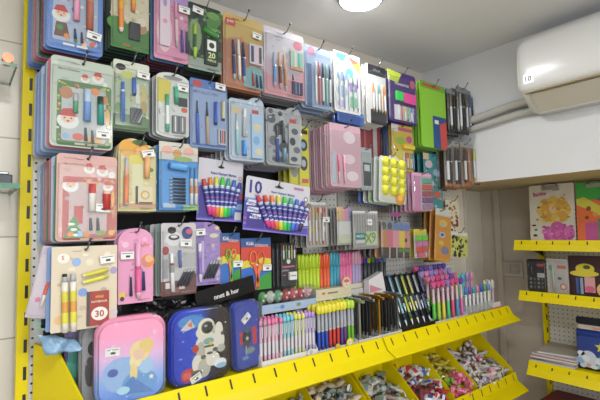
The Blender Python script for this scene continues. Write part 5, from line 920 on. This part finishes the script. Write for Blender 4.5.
for i, (c1, nm) in enumerate((('b8d83a', 'lime'), ('e0d08a', 'cream'), ('8ac8a0', 'mint'), ('c8b8d8', 'lilac'))):
    stand('hi', xm_+i*.017, -.10-.02*(i % 2), ZD+.0015, c1, 'e0e0d8', 'slim %s marker at the far end of the display shelf' % nm, 'marker', 'markers at the far shelf end', .14, .006)
c = aty(500, 310, -.2); o = MB().box(-.06, .05, -.0008, 0, 0, .032, 'ecd8de').box(-.06, .05, -.0012, -.0008, 0, .006, 'e0508a').build('price_card', None, (min(c.x, 2.36), -.205, ZD+.001), (-.2, 0, 0)); tag(o, 'white and pink folded card lying at the shelf end', 'card')
# second tier: riser shelf with highlighters
zr = 1.245
xo = aty(297, 285, -.10).x; xp = aty(386, 275, -.10).x
MBR = crate('riser_box', 'white display riser carrying the highlighters behind the front pens', xo-.01, xp+.05, -.095, -.012, ZD, zr-ZD-.002, zr-ZD-.002, 'd4d2cc')
tp = MB().box(-(xp+.05-xo+.01)/2, (xp+.05-xo+.01)/2, 0, .083, zr-ZD-.0035, zr-ZD-.002, 'd4d2cc').build('top_panel', MBR)
wedge = MB(); wedge.loft([[(0, 0, 0), (0, .07, 0), (0, .07, .12), (0, .0, .02)], [(.0015, 0, 0), (.0015, .07, 0), (.0015, .07, .12), (.0015, .0, .02)]], 'd6cca0', smooth=False)
cols = [('c3df22', 'c3df22', 'yellow-green')]*6+[('f0642a', 'f0642a', 'orange')]*3+[('3fa8c0', '3fa8c0', 'teal')]*3+[('ee78a8', 'ee78a8', 'pink')]*4+[('b0a0cc', 'e8b0c8', 'lilac')]*3
row_of('hi', (298, 280, 361, 280), .072, 2, .030, cols, 'highlighter', 'highlighter', 'upper tier', 'highlighters on the riser', .155, .0068, z0=zr+.001)
crate('pen_tray', 'low cream tray around the bright highlighters on the riser', xo-.004, aty(361, 280, -.072).x+.004, -.088, -.018, zr-.0005, .020, .06, 'dcd6b8')
cols = [('50555a', '3a4ad0', 'blue'), ('50555a', 'd8d02a', 'yellow'), ('50555a', '2fb84a', 'green'), ('50555a', '8a4ac0', 'purple'), ('50555a', '3a8ad8', 'light blue'), ('50555a', '6aa8d8', 'sky')]
row_of('hi', (359, 272, 386, 272), .060, 2, .024, [('6a5a60', 'e060a0', 'magenta')]+cols, 'capped dark pen', 'pen', 'riser', 'dark pens with bright caps on the riser', .157, .0066, z0=zr+.001)
MB().box(aty(359, 272, -.06).x, aty(386, 272, -.06).x+.01, -.072, -.014, zr-.0005, zr+.0265, 'd8d8d4').build('inner_step', None) if False else None
# blister box of erasers and cream header box in front of the riser
a = aty(262, 300, -.15).x; b = aty(316, 300, -.15).x; zb_ = 1.212
r = empty('eraser_box', ((a+b)/2, -.15, zb_)); tag(r, 'clear-topped pale blue box of small red and green erasers', 'eraser box')
w = (b-a)/2
m = MB().box(-w, w, -.001, 0, 0, .028, 'a9c0dc').box(-w, w, 0, .06, 0, .002, 'a9c0dc').box(-w-.001, -w, 0, .06, 0, .04, 'a9c0dc').box(w, w+.001, 0, .06, 0, .04, 'a9c0dc')
art_into(m, [('b', .35, .5, .04, .25, '5f8ac0'), ('r', .2, .4, .3, .6, '8fb0d8'), ('b', .65, .5, .04, .25, '8a9a5a')], 2*w, .028, -.001); m.build('tray', r)
MB().box(-w+.001, w-.001, .001, .058, .0285, .078, 'clear').build('clear_cover', r)
ec = [('5fae5a', 'green'), ('d8e0d0', 'white'), ('6fb88a', 'mint'), ('c84a4a', 'red'), ('d85a62', 'coral'), ('c8444a', 'red'), ('e0a8b0', 'pink')]
for i in range(7):
    c1, nm = ec[i]; x = -w+.02+i*(2*w-.04)/6
    m = MB().dome(x, .03, .050, .0165, .02, c1, 12, .022); m.dome(x+.003, .0105, .058, .006, .003, 'white', 8); m.dome(x-.006, .012, .042, .005, .003, 'pale pink', 8); m.build('eraser', r)
crate('riser_box', 'grey card box supporting the pale blue eraser box', a, b, -.118, -.096, ZD, zb_-ZD-.001, zb_-ZD-.001, 'b8b4b0') if False else None
o = MB().box(a, b, -.149, -.098, zb_-.003, zb_-.0005, 'd8dcdc').box(a+.004, a+.007, -.149, -.10, ZD+.0, zb_-.003, 'd8dcdc').box(b-.007, b-.004, -.125, -.10, ZD, zb_-.003, 'd8dcdc')
o = o.build('stepped_riser'); tag(o, 'thin white ledge under the pale blue eraser box', 'display riser')
a = aty(317, 295, -.14).x; b = aty(352, 290, -.14).x
m = MB().box(-(b-a)/2, (b-a)/2, 0, .04, 0, .042, 'dcd4b0'); art_into(m, [('b', .2, .4, .05, .12, 'coral'), ('r', .32, .35, .6, .5, '8a7a5a'), ('r', 0, .85, 1, 1, 'e8e0b8')], b-a, .042, 0)
m.prism(ell((b-a)*.36, .055, .024, .026, 18), -.002, -.0005, 'e6cf9a'); m.flat(ell((b-a)*.36, .052, .014, .015, 14), -.0022, 'e8ddd4'); m.flat(ell((b-a)*.36, .064, .016, .007, 12), -.0024, 'd06a5a'); m.flat(ell((b-a)*.36, .048, .004, .003, 8), -.0026, 'd04a4a')
o = m.build('header_box', None, ((a+b)/2, -.135, 1.224)); tag(o, 'cream box with round pale face emblem above the yellow-topped pens', 'box')
o = MB().box(a, b, -.134, -.098, 1.221, 1.2235, 'd8dcdc').box(b-.004, b-.001, -.11, -.10, ZD, 1.221, 'd8dcdc').box(a+.001, a+.004, -.11, -.10, ZD, 1.221, 'd8dcdc').build('stepped_riser'); tag(o, 'thin white ledge under the cream emblem box', 'display riser')
# pink and white leaflet with dark cone behind metal clip pens
c = aty(368, 290, -.11)
o = MB().loft([[(-.06, 0, 0), (.05, 0, 0), (.03, 0, .09), (-.06, 0, .06)], [(-.06, .03, 0), (.05, .03, 0), (.03, .03, .09), (-.06, .03, .06)]], 'e6e4e6', smooth=False)
o.flat([(-.055, .005), (.03, .012), (-.055, .04)], -.0004, 'd88aa0'); o = o.build('wedge_box', None, (c.x+.04, -.135, 1.219)); tag(o, 'white wedge shaped box with pink stripe behind the metal clip pens', 'box')
o = MB().box(c.x-.02, c.x+.09, -.135, -.098, 1.2155, 1.2185, 'd8dcdc').box(c.x-.019, c.x-.016, -.11, -.10, ZD, 1.2155, 'd8dcdc').box(c.x+.085, c.x+.088, -.11, -.10, ZD, 1.2155, 'd8dcdc').build('stepped_riser'); tag(o, 'thin white ledge under the white wedge box', 'display riser')
# ------------------------------------------------------------------ wrapped packets in the sloping trays
def packet_mesh(seed, c1, c2, kind):
    rs = random.Random(seed); m = MB()
    if kind == 0:
        m.tube([(-.018, 0, 0), (-.012, 0, 0), (0, 0, 0), (.012, 0, 0), (.018, 0, 0)], [.0025, .008, .0105, .008, .0025], [c1, c2, c1, c2], 8)
        for s in (-1, 1): m.tube([(s*.018, 0, 0), (s*.030, rs.uniform(-.003, .003), rs.uniform(-.003, .003))], [.0025, .010], c1, 7, flatk=.4)
    else:
        n = 7; k = len(m.v); mi = m.mi(c1); m2 = m.mi(c2)
        for s in (1, -1):
            for j in range(n):
                for i in range(n):
                    u, v = i/(n-1)*2-1, j/(n-1)*2-1; b = (1-u**4)*(1-v**4)
                    m.v.append((u*.021+rs.uniform(-.0012, .0012), v*.016+rs.uniform(-.0012, .0012), s*.0065*b+rs.uniform(-.0014, .0014)*b))
        for s in range(2):
            for j in range(n-1):
                for i in range(n-1):
                    q = [k+s*n*n+j*n+i, k+s*n*n+j*n+i+1, k+s*n*n+(j+1)*n+i+1, k+s*n*n+(j+1)*n+i]
                    m.face(q if s == 0 else q[::-1], m2 if (2 <= i <= 3 and 1 <= j <= 4) else mi)
    return m
PK = {}
def packet(c1, c2, kind):
    k = (c1, c2, kind)
    if k in PK: return PK[k].copy()
    o = packet_mesh(len(PK)*7+1, c1+':gloss', c2+':gloss', kind).build('wrapped_packet'); COL.objects.unlink(o); PK[k] = o; return o.copy()
comps = [  # x0,x1,palette [(c1,c2,name)], where
 (2.068, 2.425, [('e0dcd8', '8a5a9a', 'white'), ('e8c8cc', 'e0708a', 'pale pink'), ('d8d4cc', '6a4a3a', 'clear'), ('a8a49c', '4a4a44', 'grey'), ('e0dcd8', '3a3a3a', 'black and white')], 'end'),
 (1.868, 2.054, [('d8c23a', '8a7a2a', 'yellow'), ('6fc03a', 'd8d84a', 'green'), ('d8cf6a', 'a8862a', 'gold'), ('e8608a', 'f0a0b0', 'pink')], 'second from end'),
 (1.638, 1.854, [('e2e2e6', '4a6ac0', 'white and blue'), ('d03a44', 'e8e4e4', 'red'), ('e4e4e4', 'd04a6a', 'white and red'), ('8a3a44', '3a2a2a', 'maroon')], 'middle'),
 (1.390, 1.624, [('a8aaa0', '4a5a4a', 'grey'), ('8a9a8a', '3a4a44', 'grey green'), ('d8d4cc', '8ab0b8', 'pale'), ('7a4a4a', 'b8a8a0', 'brown')], 'fourth from end'),
 (1.118, 1.355, [('d8c8ac', '8a6a4a', 'tan'), ('e0dcd4', '6a8ab0', 'white'), ('e4d8c4', 'c0a07a', 'cream'), ('a8b8b0', '4a5a6a', 'grey green')], 'near unit far'),
 (.868, 1.105, [('3a5ac0', 'e0dcd8', 'blue'), ('9aa8a0', '4a5a5a', 'grey green'), ('d8d4d0', 'a86a8a', 'white'), ('6a8a8a', '2a3a4a', 'teal')], 'near unit middle'),
 (.628, .855, [('9aa8a4', '4a5a5a', 'grey'), ('c8c0c8', '5a4a6a', 'lilac'), ('d8d4d0', '6a6a7a', 'white')], 'near unit near')]
NP = 0
for x0, x1, pal, where in comps:
    nx = max(3, int((x1-x0-.03)/.046)); ny = 5; near = where.startswith('near')
    for lay in range(1 if where.endswith('near') else 4 if where.endswith('far') else 3):
        for j in (range(0, 3) if near else range(ny)):
            for i in range(nx):
                if lay == 2 and random.random() < (.1 if near else .45): continue
                if lay == 1 and random.random() < (.2 if near else .12): continue
                x = x0+.024+(x1-x0-.048)*(i+.5*(j % 2)*.6)/(nx-1+.3)+random.uniform(-.004, .004); y = -.024-.045*j+random.uniform(-.004, .004)-(.010 if lay else 0)
                if y < -.226: y = -.226
                zf = .775-(-y-.002)*.525
                c1, c2, nm = pal[min(len(pal)-1, int(random.random()**1.2*len(pal)))]
                if where == 'second from end': nm_i = 0 if y > -.08 else (1 if random.random() < .6 else 2); c1, c2, nm = pal[nm_i if y > -.17 else 3]
                o = packet(c1, c2, 0 if random.random() < .35 else 1); COL.objects.link(o)
                o.location = (x, y, zf+.018+.024*lay); o.scale = (1.5, 1.5, 1.5); o.rotation_euler = (random.uniform(-.7, .3), random.uniform(-.5, .5), random.uniform(0, 6.28)); NP += 1
                tag(o, 'small %s wrapped packet heaped in the %s compartment of the lower trays' % (nm, where), 'packet', '%s packets in the %s compartment' % (nm, where), shared=True)
print('packets', NP)
# ------------------------------------------------------------------ goods on the far unit
def face_x(x, y0, y1, z0, z1):  # returns empty rotated so that local -y faces -x world
    return None
def far_card(name, label, cat, pbox, x, c, art, parts=(), shape='rr', r=.04, th=.004, lean=0.0, bl=None, z=None):
    a = atx(pbox[0], (pbox[1]+pbox[3])/2, x); b = atx(pbox[2], (pbox[1]+pbox[3])/2, x); t = atx((pbox[0]+pbox[2])/2, pbox[1], x)
    w = a.y-b.y; h = t.z-z
    o = make_card(name, w, h, c, shape, r, art, parts, th, bl, (.5, .0), 'edge')
    o.location = (x, (a.y+b.y)/2, z); o.rotation_euler = (-lean, 0, math.radians(-90)); tag(o, label, cat); return o, w, h
def clip(root, w, h):
    MB().box(-.045, .045, -.004, -.0006, h-.030, h-.008, 'silver:metal').build('clip_plate', root)
    MB().tube([(-.03, -.006, h-.010), (-.038, -.012, h-.004), (-.02, -.014, h+.002), (.02, -.014, h+.002), (.038, -.012, h-.004), (.03, -.006, h-.010)], .0022, 'dark grey:metal', 6).build('clip_wire', root)
flower = [('d', .55, .42+.0, .20, 'e0b448')]+[('d', .55+.26*math.cos(k*math.pi/4), .46+.16*math.sin(k*math.pi/4), .13, ('e6c05a', 'dca83a')[k % 2]) for k in range(8)]+[('conf', .22, .25, .88, .70, 40, ['e6c05a', 'dca83a', 'ecd48a', 'c8923a'], 21, .05), ('d', .55, .44, .10, 'e8c4a0')]+[('b', .42+.09*k, .86, .12, .12, ('c44fa0', 'd468b0')[k % 2]) for k in range(6)]+[('conf', .3, .72, .95, .98, 30, ['c44fa0', 'd468b0', 'b8409a', 'e08ac4'], 22, .05), ('b', .62, .74, .14, .08, 'cc5aa8'), ('t', .25, .16, .075, 'Barbie', 'd8508a', 4, .30), ('b', .22, .40, .04, .02, '6a6a3a'), ('b', .18, .62, .03, .02, 'b88a3a'), ('b', .10, .72, .05, .015, '2a2a2a'), ('b', .14, .80, .04, .02, '5a8a8a'), ('b', .12, .9, .05, .02, '2a2a2a'), ('r', .55, .10, .70, .115, 'grey'), ('s', .80, .20, .03, 'grey')]
o, w, h = far_card('clipboard', 'cream clipboard with pink lettering and golden flower print on top shelf', 'clipboard', (529, 184, 574, 237), 2.60, 'ddd5c2', flower, z=1.413, lean=.05); clip(o, w, h)
o, w, h = far_card('clipboard', 'green and orange clipboard beside the cream clipboard on top shelf', 'clipboard', (576, 181, 618, 237), 2.60, 'ef7030', [('r', 0, 0, 1, .3, '3fae45'), ('p', [(0, .28), (.2, .25), (1, .60), (1, .8), (.4, .5), (0, .38)], 'd8d03a'), ('p', [(0, .38), (.4, .5), (.7, .7), (.7, 1), (0, 1)], 'ef7030'), ('r', .2, .68, .5, 1, 'c8509a'), ('r', .5, .62, 1, 1, '7a8a6a'), ('b', .3, .45, .06, .04, '8a4a2a'), ('b', .45, .55, .06, .04, 'e0a050'), ('b', .25, .60, .05, .03, '8a4a2a'), ('b', .7, .3, .2, .04, '5a7a8a')], z=1.413, lean=.05); clip(o, w, h)
ZM = 1.1345
far_card('stationery_set', 'black rounded set card on the middle shelf, nearest its end', 'stationery set', (527, 259, 546, 290), 2.52, '1c1c20', [('r', .55, .14, .9, .22, 'c03a3a'), ('r', .55, .42, .92, .55, 'light grey')]+[('b', .2+.2*(k % 4), .6+.12*(k//4), .06, .04, ('8a8a8a', '5a5a5e')[k % 2]) for k in range(12)], [('pen', .3, .2, .3, .5, .004, [(1, 'dark grey', 1)])], r=.16, bl=.010, z=ZM)
far_card('stationery_set', 'pale set card with clear pen and round faces on the middle shelf', 'stationery set', (547, 259, 568, 290), 2.52, 'c4beb8', [('r', .5, .18, .92, .28, 'c86a6a'), ('d', .75, .78, .16, 'd86a5a'), ('d', .75, .78, .10, 'e8e0d8'), ('b', .6, .55, .1, .04, '4a5a7a'), ('b', .2, .25, .1, .08, '8a9a8a')], [('pen', .32, .2, .34, .9, .005, [(.4, 'mint', 1), (1, 'light grey', 1)])], bl=.010, z=ZM, r=.04)
far_card('toy_set_box', 'dark maroon box with yellow hat shape and blue bullets', 'stationery set', (569, 256, 606, 290), 2.54, '3a1c26', [('b', .45, .32, .26, .13, 'd8c82a'), ('b', .42, .44, .40, .08, 'd8c82a'), ('b', .50, .28, .10, .05, '3a5a3a'), ('r', .42, .52, .70, .9, 'd8a0a0'), ('b', .55, .82, .14, .08, 'd8608a'), ('r', .18, .55, .26, .95, '3a5a9a'), ('r', .30, .55, .38, .95, '8fa8c8'), ('d', .95, .82, .22, 'e0b878'), ('d', .95, .84, .10, '2a2a2a')], z=ZM, th=.03, r=.02)
# low shelf: flat books and a blue bag
ZL = .7635
for k, (c, lab, dx, th) in enumerate((('9aa8cc', 'pale blue flat book, lowest of the stack on the bottom yellow shelf', 0, .012), ('d8d4d8', 'white flat book, second of the stack on the bottom yellow shelf', .01, .010), ('d8a4b0', 'pink flat book, third of the stack on the bottom yellow shelf', -.005, .010), ('c8b8c0', 'pinkish grey flat book topping the stack on the bottom shelf', .015, .008), ('b8b4a8', 'grey clear-wrapped book lying loosely on the stacked books', .04, .010))):
    z = ZL+.0005+sum((.012, .010, .010, .008, .010)[:k])+.0006*k
    m = MB().box(-.13, .13, -.11, .11, 0, th*.12, c).box(-.128, .128, -.108, .107, th*.12+.0001, th*.86, 'e2ded4').box(-.13, .13, -.11, .11, th*.88, th, c).box(-.13, .13, .1072, .11, th*.12, th*.88, c)
    p = atx(552, 352, 2.60); o = m.build('flat_book', None, (2.62+dx, -.415-.01*k*.3, z), (0, 0, math.radians((1.5, -2, 3, -1, 8)[k]))); tag(o, lab, 'book', 'flat books on the bottom yellow shelf')
r = empty('printed_bag', (2.56, -.62, ZL)); tag(r, 'blue plastic bag with yellow star and dark top on bottom shelf', 'bag'); r.rotation_euler = (0, 0, math.radians(-90))
def bagl(y, k, z0, z1, w): return [(p[0], y, p[1]) for p in rr(-w/2*k, z0, w/2*k, z1, .012, 3)]
m = MB().loft([bagl(-.02, .9, .003, .19, .2), bagl(-.03, .85, .02, .17, .2)][::-1]+[bagl(0, 1, 0, .20, .2), bagl(.025, .95, .002, .19, .2)], '1f3f94:gloss'); art_into(m, [('conf', .0, .55, 1, 1, 26, ['ccd4e4', '8fb8d8', 'e0e4ec', 'd0a0a0'], 41, .09), ('b', .28, .75, .22, .28, 'ccd4e4'), ('s', .62, .30, .17, 'd8d02a'), ('b', .75, .80, .2, .16, '8fb8d8'), ('b', .7, .82, .1, .05, 'd07a7a')], .17, .15, -.03, ztop=.17); m.build('body', r)
m = MB().loft([bagl(-.015, .85, .202, .225, .2), bagl(.012, .85, .202, .225, .2)], 'cfc4bc:gloss'); m.text('Camel', 0, .213, .012, -.0155, 'coral'); m.build('name_band', r)
m = MB().loft([bagl(-.018, .9, .227, .265, .2), bagl(.015, .86, .226, .26, .2)], '1a2238:gloss'); m.build('top', r)
# ------------------------------------------------------------------ camera, world, colour
cd = bpy.data.cameras.new('camera'); cam = bpy.data.objects.new('camera', cd); COL.objects.link(cam)
R = Matrix(((AX.x, -AX.y, -AX.z), (AY.x, -AY.y, -AY.z), (AZ.x, -AZ.y, -AZ.z)))
cam.matrix_world = Matrix.Translation(CAM) @ R.to_4x4()
cd.sensor_width = 36; cd.lens = FPX/600*36; cd.clip_start = .02; S.camera = cam
wd = bpy.data.worlds.new('w'); wd.use_nodes = True; S.world = wd
wd.node_tree.nodes['Background'].inputs[0].default_value = (.75, .8, .9, 1); wd.node_tree.nodes['Background'].inputs[1].default_value = .2
S.view_settings.view_transform = 'Standard'; S.view_settings.look = 'None'; S.view_settings.gamma = 1; S.view_settings.exposure = EXPO
try:
    S.view_settings.use_curve_mapping = False
    S.cycles.transparent_max_bounces = 32; S.cycles.max_bounces = 8; S.cycles.caustics_reflective = False; S.cycles.caustics_refractive = False; S.cycles.sample_clamp_indirect = 5
except Exception: pass
